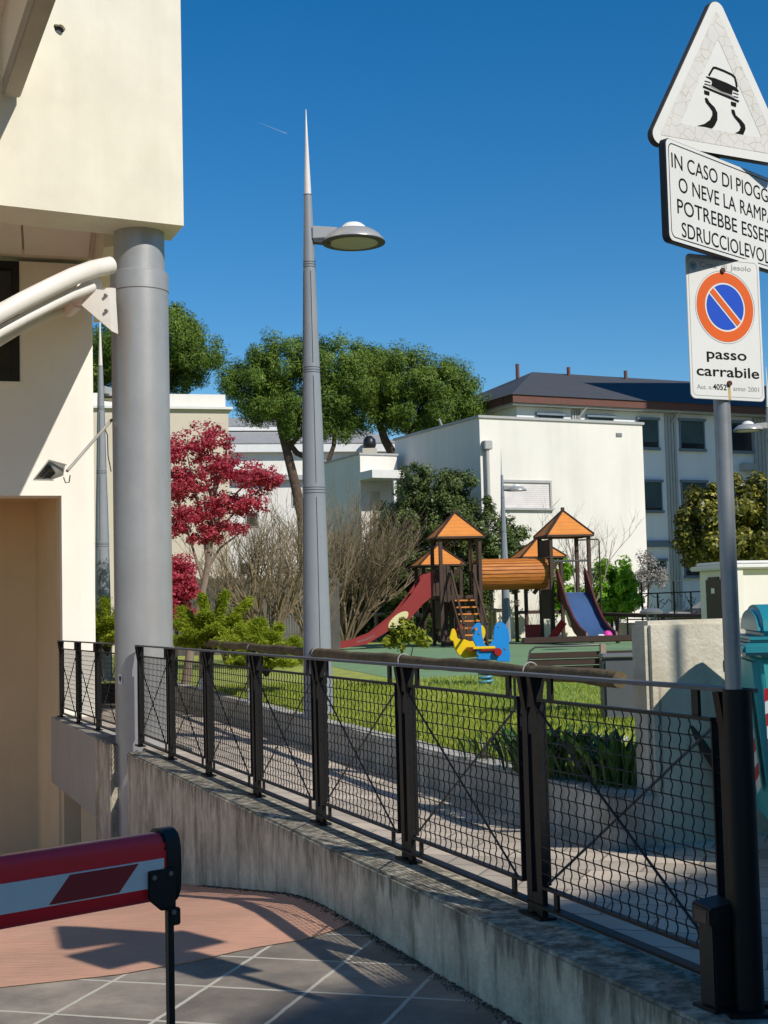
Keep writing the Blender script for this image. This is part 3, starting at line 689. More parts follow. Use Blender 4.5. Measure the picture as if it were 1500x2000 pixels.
# ------------------------------------------------------------------ sign pole and its three signs
pp0 = Vector((1.090, 4.475, 0))
po = thing('sign_pole', 'grey round metal sign pole in a dark sleeve at the railing end', 'pole', (pp0.x, pp0.y, .03))
part('tube', 'sign_pole', po, lambda b: b.tube([(0, 0, 0), (0, 0, 3.06)], .0265, 24))
part('sleeve', 'post_jacket', po, lambda b: b.tube([(.012, .01, 0), (.012, .01, 1.0)], .045, 20))
part('foot_plate', 'post_jacket', po, lambda b: b.box(-.07, .09, -.07, .09, 0, .012), bevel=.003)
def rrect(w, h, r, n=6, z0=0.):
    out = []
    for cx, cz, a0 in ((w/2-r, h/2-r, 0), (-w/2+r, h/2-r, 90), (-w/2+r, -h/2+r, 180), (w/2-r, -h/2+r, 270)):
        for k in range(n+1):
            a_ = R(a0+90*k/n); out.append((cx+r*math.cos(a_), cz+r*math.sin(a_)))
    return out
X, Z, NY = Vector((1, 0, 0)), Vector((0, 0, 1)), Vector((0, -1, 0))
def ringpoly(b, outer, inner, y):
    n_ = len(outer); vs = [(p[0], y, p[1]) for p in outer]+[(p[0], y, p[1]) for p in inner]
    b.add(vs, [(i, (i+1) % n_, n_+(i+1) % n_, n_+i) for i in range(n_)])
# warning triangle
T1 = thing('warning_sign', 'white triangular slippery road warning sign with a cracked faded border', 'sign', (pp0.x, pp0.y, 2.736), R(28))
def rtri(r, hb, z0, z1, n=7):
    out = []
    for cx, cz, a0 in ((0, z1, 30), (-hb, z0, 150), (hb, z0, 270)):
        for k in range(n+1):
            a_ = R(a0+120*k/n); out.append((cx+r*math.cos(a_), cz+r*math.sin(a_)))
    return out
zb, zt, hb_ = .032, .474, .250
part('back_plate', 'sign_edge', T1, lambda b: b.prism(rtri(.034, hb_, zb, zt), (0, -.028, 0), X, Z, NY, .024), bevel=.002)
part('face', 'sign_white', T1, lambda b: b.prism(rtri(.0315, hb_, zb, zt), (0, -.0522, 0), X, Z, NY, .001))
def shrink(d): 
    return rtri(.006, hb_-d*1.732+.0, zb+d, zt-2*d)
def band(b): ringpoly(b, shrink(.004), shrink(.052), -.0540)
part('border', 'sign_cracked', T1, band)
tp = Plane((pp0.x, pp0.y), (math.cos(R(28)), math.sin(R(28))))
tp.o = tp.o+tp.n*.054
def zpx(x, y): 
    u, z = tp.hit(1340+x/10.714, 110+y/10.714); return (u, z-2.736)
def stroke(b, pts, w, y):
    q = [Vector(zpx(*p)) for p in pts]; w = w/10.714*4.6/FPX
    for i in range(len(q)-1):
        d = (q[i+1]-q[i]).normalized(); nx_ = Vector((-d.y, d.x))*w*.5*1.15
        a0, a1 = q[i]-d*w*.2, q[i+1]+d*w*.2
        b.add([(p.x, y-i*.00002, p.y) for p in (a0-nx_, a1-nx_, a1+nx_, a0+nx_)], [(0, 1, 2, 3)])
def fillp(b, pts, y): b.add([(u, y, z) for u, z in (zpx(*p) for p in pts)], [tuple(range(len(pts)))])
def pict(b):
    y = -.0545
    stroke(b, [(480, 395), (570, 240), (620, 238), (800, 308), (960, 385), (1020, 440), (1045, 540), (1062, 640)], 40, y)
    fillp(b, [(410, 415), (600, 455), (850, 555), (1060, 660), (1105, 725), (1090, 750), (975, 700), (960, 810), (740, 735), (520, 612), (548, 545), (530, 500), (430, 440)], y)
    stroke(b, [(362, 632), (1098, 942)], 38, y-.0003)
    for s_ in ([(390, 515), (510, 548)], [(385, 575), (500, 608)], [(985, 760), (1095, 800)], [(1000, 838), (1090, 862)]): stroke(b, s_, 16, y)
    fillp(b, [(375, 705), (492, 742), (486, 822), (385, 790)], y); fillp(b, [(935, 942), (1052, 975), (1045, 1062), (945, 1028)], y)
    fillp(b, [(390, 870), (440, 870), (490, 960), (600, 1070), (655, 1180), (655, 1330), (600, 1450), (545, 1510), (400, 1475), (230, 1455), (380, 1415), (500, 1330), (550, 1230), (550, 1150), (490, 1060), (410, 960)], y)
    fillp(b, [(945, 1110), (1010, 1120), (1040, 1230), (1150, 1330), (1230, 1430), (1245, 1520), (1195, 1645), (1020, 1610), (1110, 1560), (1145, 1480), (1110, 1400), (1010, 1280), (960, 1190)], y)
part('pictogram', 'ink_black', T1, pict, smooth=False)
part('pictogram_bumper', 'ink_grey', T1, lambda b: stroke(b, [(500, 612), (1010, 858)], 36, -.0543), smooth=False)
part('clamp', 'grey_metal', T1, lambda b: (b.box(-.05, .05, -.028, .034, .10, .14), b.box(-.05, .05, -.028, .034, .33, .37)), bevel=.003)
# text panel
th2 = R(45.5); pw, pz0, pz1 = .700, 2.398, 2.718
T2 = thing('text_sign', 'white rectangular sign with four lines of black capital text under the triangle', 'sign', (pp0.x, pp0.y, (pz0+pz1)/2), th2)
ph = pz1-pz0
part('back_plate', 'sign_edge', T2, lambda b: b.prism(rrect(pw, ph, .022), (-.005, -.030, 0), X, Z, NY, .024), bevel=.002)
part('face', 'sign_white', T2, lambda b: b.prism(rrect(pw-.006, ph-.006, .02), (-.005, -.0542, 0), X, Z, NY, .001))
part('border_line', 'ink_black', T2, lambda b: ringpoly(b, [(p[0]-.005, p[1]) for p in rrect(pw-.028, ph-.026, .022)], [(p[0]-.005, p[1]) for p in rrect(pw-.034, ph-.032, .020)], -.0558))
for k, (s_, w_) in enumerate((('IN CASO DI PIOGGIA', .645), ('O NEVE LA RAMPA', .575), ('POTREBBE ESSERE', .60), ('SDRUCCIOLEVOLE', .56))):
    text(s_, .0665, 'lettering', 'ink_black', T2, -.003, ph/2-.088-k*.0695, -.0560, width=w_)
part('clamp', 'grey_metal', T2, lambda b: (b.box(-.05, .05, -.030, .034, -.10, -.07), b.box(-.05, .05, -.03, .034, .07, .10)), bevel=.003)
# no parking sign
th3 = R(25); qw, qz0, qz1 = .292, 1.945, 2.408
T3 = thing('no_parking_sign', 'white no parking plate with an orange and blue disc and a rusty bolt', 'sign', (pp0.x, pp0.y, (qz0+qz1)/2), th3)
qh = qz1-qz0
part('plate', 'sign_white', T3, lambda b: b.prism(rrect(qw, qh, .018), (0, -.030, 0), X, Z, NY, .004), bevel=.001)
part('border_line', 'ink_grey', T3, lambda b: ringpoly(b, rrect(qw-.016, qh-.02, .016), rrect(qw-.019, qh-.023, .0145), -.0345))
def disc(b, r0_, r1_, y, a0=0, a1=360, n_=48, c=(0, .065)):
    o_ = [(c[0]+r0_*math.cos(R(a0+(a1-a0)*k/n_)), c[1]+r0_*math.sin(R(a0+(a1-a0)*k/n_))) for k in range(n_)]
    i_ = [(c[0]+r1_*math.cos(R(a0+(a1-a0)*k/n_)), c[1]+r1_*math.sin(R(a0+(a1-a0)*k/n_))) for k in range(n_)]
    ringpoly(b, o_, i_, y)
dc = (0.002, .068)
part('disc_outline', 'ink_grey', T3, lambda b: disc(b, .1185, .117, -.0347, c=dc))
part('disc_ring', 'sign_orange', T3, lambda b: (disc(b, .1125, .0795, -.0347, c=dc), b.flat([(-.074, .0095), (.074, .0095), (.074, -.0095), (-.074, -.0095)], (dc[0], -.0351, dc[1]), Vector((math.cos(R(-45)), 0, math.sin(R(-45)))), Vector((math.sin(R(45)), 0, math.cos(R(45)))))))
def halfdisc(b, sgn):
    r_ = .0735; g = .0155; a_ = math.asin(g/r_); pts = []
    for k in range(25):
        t_ = a_+(math.pi-2*a_)*k/24; pts.append((r_*math.cos(t_), sgn*r_*math.sin(t_)))
    e1 = Vector((math.cos(R(-45)), 0, math.sin(R(-45)))); e2 = Vector((math.sin(R(45)), 0, math.cos(R(45))))
    b.flat(pts, (dc[0], -.0348, dc[1]), e1, e2)
part('disc_centre', 'sign_blue', T3, lambda b: (halfdisc(b, 1), halfdisc(b, -1)))
text("Citta' di Jesolo", .024, 'lettering', 'ink_grey', T3, .010, .192, -.0348, width=.204, bold=.004)
text('passo', .047, 'lettering', 'ink_black', T3, 0, -.101, -.0348, width=.158, bold=.012)
text('carrabile', .047, 'lettering', 'ink_black', T3, .003, -.157, -.0348, width=.248, bold=.012)
text('Aut. n.', .021, 'lettering', 'ink_grey', T3, -.092, -.200, -.0348, width=.060, bold=.004)
text('4052', .026, 'lettering', 'ink_black', T3, -.033, -.200, -.0348, width=.054, bold=.012)
text('anno 2001', .021, 'lettering', 'ink_grey', T3, .072, -.200, -.0348, width=.104, bold=.004)
part('crest', 'crest_blue', T3, lambda b: (disc(b, .013, .010, -.0347, c=(-.118, .193)), b.flat([(-.008, .006), (.008, .006), (.006, -.003), (0, -.009), (-.006, -.003)], (-.118, -.0349, .193), X, Z)))
for nm_, c_ in (('bolt', (.004, -.178)), ('bolt', (-.004, .186))):
    part(nm_, 'rust', T3, lambda b: b.tube([(c_[0], -.034, c_[1]), (c_[0], -.041, c_[1])], .0085, 10))
part('rust_run', 'rust_run', T3, lambda b: b.flat([(-.004, 0), (.005, 0), (.007, -.052), (-.003, -.050)], (.004, -.0349, -.178), X, Z))
part('clamp', 'grey_metal', T3, lambda b: (b.box(-.045, .045, -.03, .034, .16, .19), b.box(-.045, .045, -.03, .034, -.21, -.18)), bevel=.003)

# photocell pedestal beside the pole
pcq = G(1405, 1968, .03)
ps = thing('photocell_post', 'black square photocell pedestal with a hooded head on the wall end', 'pedestal', (pcq.x, pcq.y, .03), R(24))
part('column', 'black_plastic', ps, lambda b: b.box(-.042, .042, -.04, .04, .012, .30), bevel=.005)
part('head', 'black_plastic', ps, lambda b: b.hexa([(-.058, -.05, .262), (.05, -.05, .262), (.05, .05, .262), (-.058, .05, .262)], [(-.058, -.05, .318), (.05, -.05, .328), (.05, .05, .340), (-.058, .05, .330)]), bevel=.006)
part('lens', 'dark_glass', ps, lambda b: b.box(-.0595, -.0578, -.03, .03, .272, .31))
part('foot_plate', 'black_plastic', ps, lambda b: b.box(-.06, .075, -.058, .06, 0, .0118), bevel=.002)

# ------------------------------------------------------------------ kerb wall and log fence of the garden
kw = thing('kerb_wall', 'low weathered concrete kerb wall between the pavement and the garden', 'wall', tuple(lw(5)))
def kstrip(b):
    n_ = 26; vs = []; fs = []
    for i in range(n_+1):
        t_ = .10+15.4*i/n_; j = .004*math.sin(i*2.3)
        vs += [lw(t_, .06, -.05), lw(t_, -.12-(.12 if i == 0 else 0), -.05), lw(t_, -.12-(.12 if i == 0 else 0), .285+j), lw(t_, .06, .285+j)]
    for i in range(n_):
        k = 4*i; fs += [(k+j_, k+(j_+1) % 4, k+4+(j_+1) % 4, k+4+j_) for j_ in range(4)]
    b.add(vs, fs+[(0, 1, 2, 3), (4*n_+3, 4*n_+2, 4*n_+1, 4*n_)])
part('wall_body', 'kerb_concrete', kw, kstrip, True, bevel=.015)
lf = thing('log_fence', 'rustic log fence of round posts and a mossy handrail behind the black railing', 'fence', tuple(lw(4, 0, .28)))
rt = [lw(-.12, -.03, .895), lw(.6, -.03, .905), lw(1.4, -.03, .915)]
def rail(b):
    pts = []; rs = []
    for i in range(60):
        t_ = .12+15.4*i/59; pts.append(lw(t_, -.03+.008*math.sin(i*1.7), .90+.035*t_/13+.006*math.sin(i*.9))); rs.append(.046+.004*math.sin(i*2.1))
    b.tube(pts, rs, 12)
part('handrail', 'log_wood', lf, rail, True)
for i, t_ in enumerate((1.31, 3.81, 6.49, 9.47, 12.69, 15.4)):
    q = lw(t_, -.03, .28)
    p_ = part('post', 'log_post', lf, lambda b: b.tube([q+Vector((.004, 0, -.2)), q+Vector((0, .006, .22)), q+Vector((.003, 0, .575))], [.062, .06, .055], 14), True)
    XF[p_.name] = XF[lf.name]
    part('painted_foot', 'post_white', p_, lambda b: b.tube([q+Vector((.004, 0, -.19)), q+Vector((0, .004, .17))], [.0645, .0635], 14), True)
    part('tie', 'tie_wire', p_, lambda b: b.tube([q+lwd*.02+lwn*(.050*math.cos(a_))+Vector((0, 0, .635+.049*math.sin(a_))) for a_ in np.linspace(-.5, math.pi+.5, 14)], .005, 6), True)
q = lw(.16, -.25, .28)
gs = thing('log_fence_end', 'short leaning wooden stakes behind the wall corner', 'stake', tuple(q))
part('stake', 'log_post', gs, lambda b: b.tube([q, q+Vector((.01, .0, .60))], [.05, .045], 12), True)
part('brace', 'bark_dark', gs, lambda b: b.tube([q+Vector((.42, .1, .02)), q+Vector((.06, .05, .56))], [.028, .026], 10), True)

# grass blades of the lawn near the path
rng = np.random.default_rng(11); N = 42000
u = rng.uniform(0, 1, N); t_ = .5+12.5*u**1.25; o_ = -.14-rng.uniform(0, 1, N)**1.3*(3.0+.25*t_)
pp = np.array([tuple(lw(a1, b1, .28)) for a1, b1 in zip(t_, o_)]); hgt = rng.uniform(.035, .085, N)
pp[:, 2] += hgt*.4
dirs = rng.normal(size=(N, 3))*.4+np.array((0, 0, 1.)); nr = rng.normal(size=(N, 3)); nr[:, 2] *= .2
o = leafmesh('grass', pp, nr, .085, .14, 'grass_blade', rng=rng, dirs=dirs); setp(o, 'patchy yellow green grass behind the kerb wall', 'grass', kind='stuff')

# broad bladed plants at the kerb
def bladeplant(loc, n_, h, seed, label, spread=.17, leafm='leaf_blade'):
    th_ = thing('leafy_plant', label, 'plant', loc, 0, 'broad bladed plants along the kerb wall')
    r_ = np.random.default_rng(seed); b = MB()
    for i in range(n_):
        a_ = r_.uniform(0, 6.28); rr_ = r_.uniform(0, spread); x, y = rr_*math.cos(a_), rr_*math.sin(a_)
        L_ = h*r_.uniform(.65, 1.1); ln = Vector((math.cos(a_+r_.uniform(-.5, .5)), math.sin(a_+r_.uniform(-.5, .5)), 0)); w = L_*r_.uniform(.04, .075)
        sd = Vector((-ln.y, ln.x, 0)); pts = []
        for k, wd_ in ((0, .35), (.3, .8), (.6, 1), (.85, .6), (1, .03)):
            c_ = Vector((x, y, 0))+ln*(L_*.45*k**1.8*r_.uniform(.9, 1.1))+Vector((0, 0, L_*(k-.18*k**3)))
            pts.append((c_-sd*w*wd_, c_+ln*w*.25*wd_, c_+sd*w*wd_))
        vs = [v for p in pts for v in p]; b.add(vs, [(3*i_+j, 3*i_+j+1, 3*i_+j+4, 3*i_+j+3) for i_ in range(4) for j in range(2)])
    me_o = b.build('leaves', leafm, th_)
    part('crown_base', 'bark_dark', th_, lambda b: b.lathe([(.05, -.02), (.045, .03), (.02, .05)], n=8))
    return th_
lbl = ['broad bladed green plant left of the double railing post', 'broad bladed green plant right of the double railing post', 'dense dark green plant in front of the white slab', 'dark green plant against the end of the pale wall', 'low bright green plant nearest the white slab edge', 'small green plant furthest along the kerb']
for i, (px, py, n_, h) in enumerate(((985, 1512, 46, .33), (1035, 1525, 50, .36), (1110, 1530, 70, .36), (1178, 1545, 60, .36), (1148, 1520, 50, .30), (915, 1488, 24, .22))):
    q = G(px, py, .28); bladeplant((q.x+.12, q.y+.15, .28), n_, h, 20+i, lbl[i])
# white slab behind the plants
q0, q1, q2, q3 = G(1105, 1452, .30), G(1240, 1478, .30), G(1240, 1440, .30), G(1120, 1432, .30)
o = MB().hexa([up(v, .25) for v in (q0, q1, q2, q3)], [up(v, .31) for v in (q0, q1, q2, q3)]).build('paving_slab', 'white_slab', bevel=.01); setp(o, 'white stone slab on the grass behind the plants', 'slab')

# ------------------------------------------------------------------ pale concrete garden wall on the right
cw = thing('concrete_garden_wall', 'thick pale concrete wall with brown stains at the right of the pavement', 'wall', tuple(BK))
part('wall_body', 'concrete_pale', cw, lambda b: quadprism(b, [BK, BK+UB*22, BK+UB*22+WB*.17, BK+WB*.17], -.05, 1.215), True, bevel=.025)
mat('wall_edge_grey', (.40, .38, .33), .9, var=.15, scale=6, bump=.4, bscale=40)
# bins and bench behind it
lb = P(1272, 1196, 11.2)
tb = thing('litter_bin', 'grey round topped litter bin rising behind the pale wall corner', 'bin', (lb.x, lb.y, .28))
zc = lb.z-.28
part('rain_cover', 'grey_metal', tb, lambda b: b.lathe([(.0, zc-.015), (.09, zc-.012), (.092, zc+.006), (.06, zc+.03), (.0, zc+.034)], n=24))
part('stem', 'grey_metal', tb, lambda b: (b.tube([(-.03, 0, zc-.25), (-.03, 0, zc)], .01, 8), b.tube([(.03, 0, zc-.25), (.03, 0, zc)], .01, 8)))
part('drum', 'grey_bin', tb, lambda b: b.lathe([(.11, .05), (.12, zc-.30), (.125, zc-.25), (.10, zc-.25)], n=20))
bp = P(1205, 1300, 12.6)
gb = thing('grey_bin', 'dark blue grey litter bin beside the brown bench', 'bin', (bp.x, bp.y, .28))
part('drum', 'grey_bin', gb, lambda b: b.box(-.14, .16, -.13, .13, .02, .56), bevel=.02)
part('lid', 'grey_metal', gb, lambda b: b.box(-.155, .175, -.145, .145, .562, .60), bevel=.012)
bq = P(1128, 1290, 13.4)
bh = thing('park_bench', 'dark brown slatted park bench seen from behind near the pale wall', 'bench', (bq.x, bq.y, .28), R(8))
part('top_board', 'bench_wood', bh, lambda b: b.box(-.53, .95, -.05, .04, .685, .745), bevel=.008)
for k in range(4):
    part('back_slat', 'bench_wood', bh, lambda b: b.box(-.47, .90, -.045+.02*k, -.015+.02*k, .60-.066*k-.058, .60-.066*k), bevel=.004)
part('seat', 'bench_wood', bh, lambda b: [b.box(-.47, .9, .08+.10*k, .165+.10*k, .40, .43) for k in range(4)], bevel=.004)
part('frame', 'bench_metal', bh, lambda b: (b.tube([(-.52, -.02, .0), (-.50, -.03, .45), (-.47, -.055, .62), (-.42, -.055, .655), (.2, -.055, .66)], .010, 8), b.tube([(-.50, .0, .41), (-.50, .5, .41), (-.50, .5, 0)], .014, 8), b.tube([(.86, 0, .0), (.86, -.02, .7)], .014, 8)))
part('leg', 'log_post', bh, lambda b: b.box(.20, .26, -.085, -.05, .0, .67), bevel=.006)

# teal waste container
bc = thing('waste_container', 'teal wheeled waste container with red and white reflective tape at the right', 'waste container', (2.52, 7.20, 0), R(-8))
def bodyw(b):
    b.hexa([(-.62, -.36, .17), (.62, -.36, .17), (.62, .36, .17), (-.62, .36, .17)], [(-.70, -.43, 1.06), (.70, -.43, 1.06), (.70, .43, 1.06), (-.70, .43, 1.06)])
part('body', 'bin_teal', bc, bodyw, bevel=.05, seg=3)
for x0 in (-.60, .55): part('rib', 'bin_lid', bc, lambda b: b.hexa([(x0, -.385, .35), (x0+.05, -.385, .35), (x0+.05, -.37, .35), (x0, -.37, .35)], [(x0, -.445, 1.0), (x0+.05, -.445, 1.0), (x0+.05, -.42, 1.0), (x0, -.42, 1.0)]), bevel=.006)
part('rim', 'bin_lid', bc, lambda b: (b.box(-.745, .745, -.47, .47, 1.045, 1.105), b.box(-.72, .72, -.45, .45, 1.106, 1.135)), bevel=.016)
def lid(b):
    n_ = 14; pr = []
    for k in range(n_+1):
        a_ = math.pi*k/n_; pr.append((-.42*math.cos(a_), 1.136+.155*math.sin(a_)**.75))
    pr += [(.42, 1.135), (-.42, 1.135)]
    b.prism(pr[:-2], (-.66, 0, 0), (0, 1, 0), (0, 0, 1), (1, 0, 0), 1.32)
part('lid', 'bin_lid', bc, lid, bevel=.03, seg=3)
for x0 in (-.77, .77): part('lifting_lug', 'bin_dark', bc, lambda b: b.tube([(x0-.03, -.05, .98), (x0+.03, -.05, .98)], .03, 12))
def tape(b, par):
    for k in range(8):
        if k % 2 != par: continue
        z0, z1 = .40+.06*k, .40+.06*(k+1)
        def yf(z): return -.36-.07*(z-.17)/.89-.004
        xl, xr = -.63-.04*(z0-.4), -.50
        b.add([(xl, yf(z0), z0), (xr, yf(z0+.06), z0+.06), (xr, yf(z1+.06), z1+.06), (xl, yf(z1), z1)], [(0, 1, 2, 3)])
        b.add([(-.64-.085*(z0-.17)/.9-.004, -.30, z0), (-.64-.085*(z1-.17)/.9-.004, -.30, z1), (-.64-.085*(z1-.17)/.9-.004, -.12, z1-.06), (-.64-.085*(z0-.17)/.9-.004, -.12, z0-.06)], [(0, 1, 2, 3)])
part('tape_white', 'tape_white', bc, lambda b: tape(b, 0)); part('tape_red', 'tape_red', bc, lambda b: tape(b, 1))
for x in (-.5, .5):
    for y in (-.3, .3):
        w_ = part('wheel', 'rubber', bc, lambda b: b.tube([(x-.025, y, .085), (x+.025, y, .085)], .085, 18), bevel=.008)
        part('fork', 'grey_metal', bc, lambda b: (b.box(x-.045, x-.032, y-.03, y+.03, .08, .20), b.box(x+.032, x+.045, y-.03, y+.03, .08, .20), b.box(x-.045, x+.045, y-.03, y+.03, .20, .212)))

# ------------------------------------------------------------------ street lamps
def lamp(label, loc, rot):
    th_ = thing('street_lamp', label, 'street lamp', loc, rot, 'tapered street lamps with a spire')
    part('pole', 'lamp_paint', th_, lambda b: b.lathe([(.150, 0), (.138, .69), (.127, 1.4), (.1145, 2.22), (.1145, 2.25), (.101, 2.9), (.0855, 3.44), (.0855, 3.46), (.0745, 4.0), (.0615, 4.51), (.0615, 4.53), (.050, 4.9), (.0405, 5.255)], n=32))
    part('spire', 'spire_white', th_, lambda b: b.lathe([(.036, 5.2555), (.033, 5.35), (.018, 5.75), (.004, 6.13), (.001, 6.14)], n=20))
    def bands(b):
        for z, r_ in ((2.215, .1152), (2.245, .1148), (2.27, .1145), (3.43, .0865), (3.455, .0862), (3.48, .0858), (4.505, .0625), (4.53, .062), (4.555, .0615), (5.25, .042)):
            b.lathe([(r_-.004, z-.004), (r_+.0012, z-.003), (r_+.0012, z+.003), (r_-.004, z+.004)], n=32)
    part('band', 'seam_dark', th_, bands)
    def seam(b):
        for (z0, z1) in ((.05, 2.17), (2.31, 3.39), (3.52, 4.46)):
            def rr_(z): return np.interp(z, [0, .69, 1.4, 2.22, 2.9, 3.45, 4.0, 4.52], [.150, .138, .127, .1145, .101, .0855, .0745, .0615])
            for a_ in (-1.35, -2.75):
                pts = [(math.cos(a_)*(rr_(z)+.0005), math.sin(a_)*(rr_(z)+.0005), z) for z in np.linspace(z0, z1, 8)]
                b.tube(pts, .0035, 5)
    part('seam', 'seam_dark', th_, seam)
    part('arm', 'lamp_silver', th_, lambda b: b.hexa([(.035, -.06, 4.78), (.30, -.06, 4.79), (.30, .06, 4.79), (.035, .06, 4.78)], [(.035, -.06, 4.92), (.30, -.06, 4.90), (.30, .06, 4.90), (.035, .06, 4.92)]), bevel=.012)
    part('arm_box', 'seam_dark', th_, lambda b: b.hexa([(.05, -.05, 4.755), (.22, -.05, 4.735), (.22, .05, 4.735), (.05, .05, 4.755)], [(.05, -.05, 4.779), (.25, -.05, 4.779), (.25, .05, 4.779), (.05, .05, 4.779)]))
    hx = .455
    hd = part('lamp_head', 'lamp_silver', th_, lambda b: b.lathe([(.306, 4.752), (.318, 4.757), (.316, 4.766), (.262, 4.83), (.20, 4.872), (.146, 4.885)], (hx, 0, 0), n=40))
    part('rim', 'seam_dark', hd, lambda b: b.lathe([(.300, 4.744), (.3195, 4.746), (.3195, 4.7545), (.300, 4.7545)], (hx, 0, 0), n=40))
    part('glass', 'lamp_glass', hd, lambda b: b.lathe([(.001, 4.735), (.15, 4.738), (.2995, 4.7475), (.2995, 4.751), (.001, 4.751)], (hx, 0, 0), n=40))
    part('cap', 'lamp_cap', hd, lambda b: b.lathe([(.135, 4.885), (.12, 4.918), (.08, 4.948), (.03, 4.962), (.001, 4.964)], (hx, 0, 0), n=28))
    return th_
L1 = lamp('tall grey tapered street lamp nearest, in the middle beside the kerb', (-.694, 14.0, .28), R(2))
dup(L1, (-4.70, 23.4, .28), R(60), 'grey street lamp seen half hidden just left of the pillar')
dup(L1, (3.77, 44.5, .28), R(0), 'small far street lamp in front of the white windowless building')
dup(L1, (8.40, 30.4, .28), R(182), 'street lamp at the right picture edge with its head turned left')
# a slim pole out of frame on the right: its shadow falls on the pale wall
sp = BK+UB*.20+SV*7
o = thing('street_pole', 'slim grey pole standing out of view on the right pavement', 'pole', (sp.x, sp.y, 0))
part('tube', 'sign_pole', o, lambda b: b.tube([(0, 0, 0), (0, 0, 7.05)], .036, 16)); part('foot', 'sign_pole', o, lambda b: b.lathe([(.09, 0), (.09, .02), (.045, .05)], n=16))

# ------------------------------------------------------------------ playground
PG = thing('playground_set', 'wooden playground castle with orange roofs, tunnel and two slides', 'playground', (2.0, 39.9, .284), R(10))
HW = .56
def tower(cx, cy, pz, ez, az, hw=HW):
    for sx in (-1, 1):
        for sy in (-1, 1):
            part('post', 'play_brown', PG, lambda b: b.box(cx+sx*hw-.05, cx+sx*hw+.05, cy+sy*hw-.05, cy+sy*hw+.05, 0, ez), bevel=.008)
    part('platform', 'play_brown', PG, lambda b: b.box(cx-hw-.045, cx+hw+.045, cy-hw+.052, cy+hw-.052, pz-.10, pz))
    e = hw+.13
    rf_ = part('roof', 'roof_boards', PG, lambda b: b.add([(cx-e, cy-e, ez), (cx+e, cy-e, ez), (cx+e, cy+e, ez), (cx-e, cy+e, ez), (cx, cy, az)], [(0, 1, 4), (1, 2, 4), (2, 3, 4), (3, 0, 4), (0, 3, 2, 1)]), smooth=False)
    def ridge(b):
        for sx, sy in ((-1, -1), (1, -1), (1, 1), (-1, 1)): b.bar((cx+sx*e, cy+sy*e, ez+.01), (cx, cy, az+.01), .05, .045)
        for s_ in (-1, 1):
            b.bar((cx-e, cy+s_*e, ez-.025), (cx+e, cy+s_*e, ez-.025), .03, .055); b.bar((cx+s_*e, cy-e+.02, ez-.027), (cx+s_*e, cy+e-.02, ez-.027), .03, .055)
        b.box(cx-.045, cx+.045, cy-.045, cy+.045, az-.02, az+.09)
    part('ridge_trim', 'play_brown', rf_, ridge, smooth=False)
TX = 3.19
tower(0, 0, 1.43, 3.07, 3.78); tower(TX, 0, 1.43, 3.07, 3.80); tower(-.05, 2.2, .95, 2.37, 2.97); tower(TX-.15, 2.2, .95, 2.55, 3.12)
def boards(b, x0, x1, y, z0, z1, n_):
    w = (x1-x0)/n_
    for k in range(n_): b.box(x0+w*k+.012, x0+w*(k+1)-.012, y-.015, y+.015, z0, z1)
for g_ in ((-.488, -.412, -.535, -.505, 1.25, 2.28), (-.388, -.312, -.535, -.505, 1.25, 2.28), (.37, .50, -.535, -.505, 1.2, 2.28), (-.49, -.38, .505, .535, 1.3, 2.2), (-.35, -.25, .505, .535, 1.3, 2.2), (-.22, -.12, .505, .535, 1.3, 2.2), (.525, .555, -.45, -.25, 1.45, 2.9), (.525, .555, .24, .44, 1.45, 2.9), (TX-.60, TX-.57, -.45, .45, 2.46, 2.95), (TX-.60, TX-.57, -.45, .45, .7, 1.54), (TX-.49, TX-.41, .485, .515, .7, 2.1), (TX-.39, TX-.31, .485, .515, .7, 2.1)):
    part('guard_board', 'play_brown', PG, lambda b: b.box(*g_))
part('under_boards', 'play_brown', PG, lambda b: (boards(b, -.5, .5, .40, .1, 1.3, 6), b.box(-.545, -.515, -.48, .48, .5, 1.3)))
part('crossbar', 'bench_metal', PG, lambda b: b.box(TX-.50, TX+.5, -.60, -.54, 2.30, 2.36), bevel=.01)
for p_, q_ in (((-.1, 1.7, 1.4), (.55, 1.55, 2.4)), ((TX-.45, 1.7, 1.45), (TX+.3, 1.6, 2.4)), ((-1.0, .9, .4), (-.45, .9, 1.4))): part('brace', 'play_brown', PG, lambda b: b.bar(p_, q_, .09, .11))
def tunnel(b):
    n_ = 26
    for k in range(n_):
        a0, a1 = 2*math.pi*k/n_+.025, 2*math.pi*(k+1)/n_-.025; r0_, r1_ = .405, .445
        q = [(r0_*math.cos(a0), r0_*math.sin(a0)), (r1_*math.cos(a0), r1_*math.sin(a0)), (r1_*math.cos(a1), r1_*math.sin(a1)), (r0_*math.cos(a1), r0_*math.sin(a1))]
        b.prism(q, (HW+.03, 0, 2.0), (0, 1, 0), (0, 0, 1), (1, 0, 0), TX-2*HW-.06)
mat('tunnel_wood', (.50, .17, .030), .6, var=.35, scale=2.2, sep=(1, 14, 14))
part('tunnel', 'tunnel_wood', PG, tunnel, smooth=False)
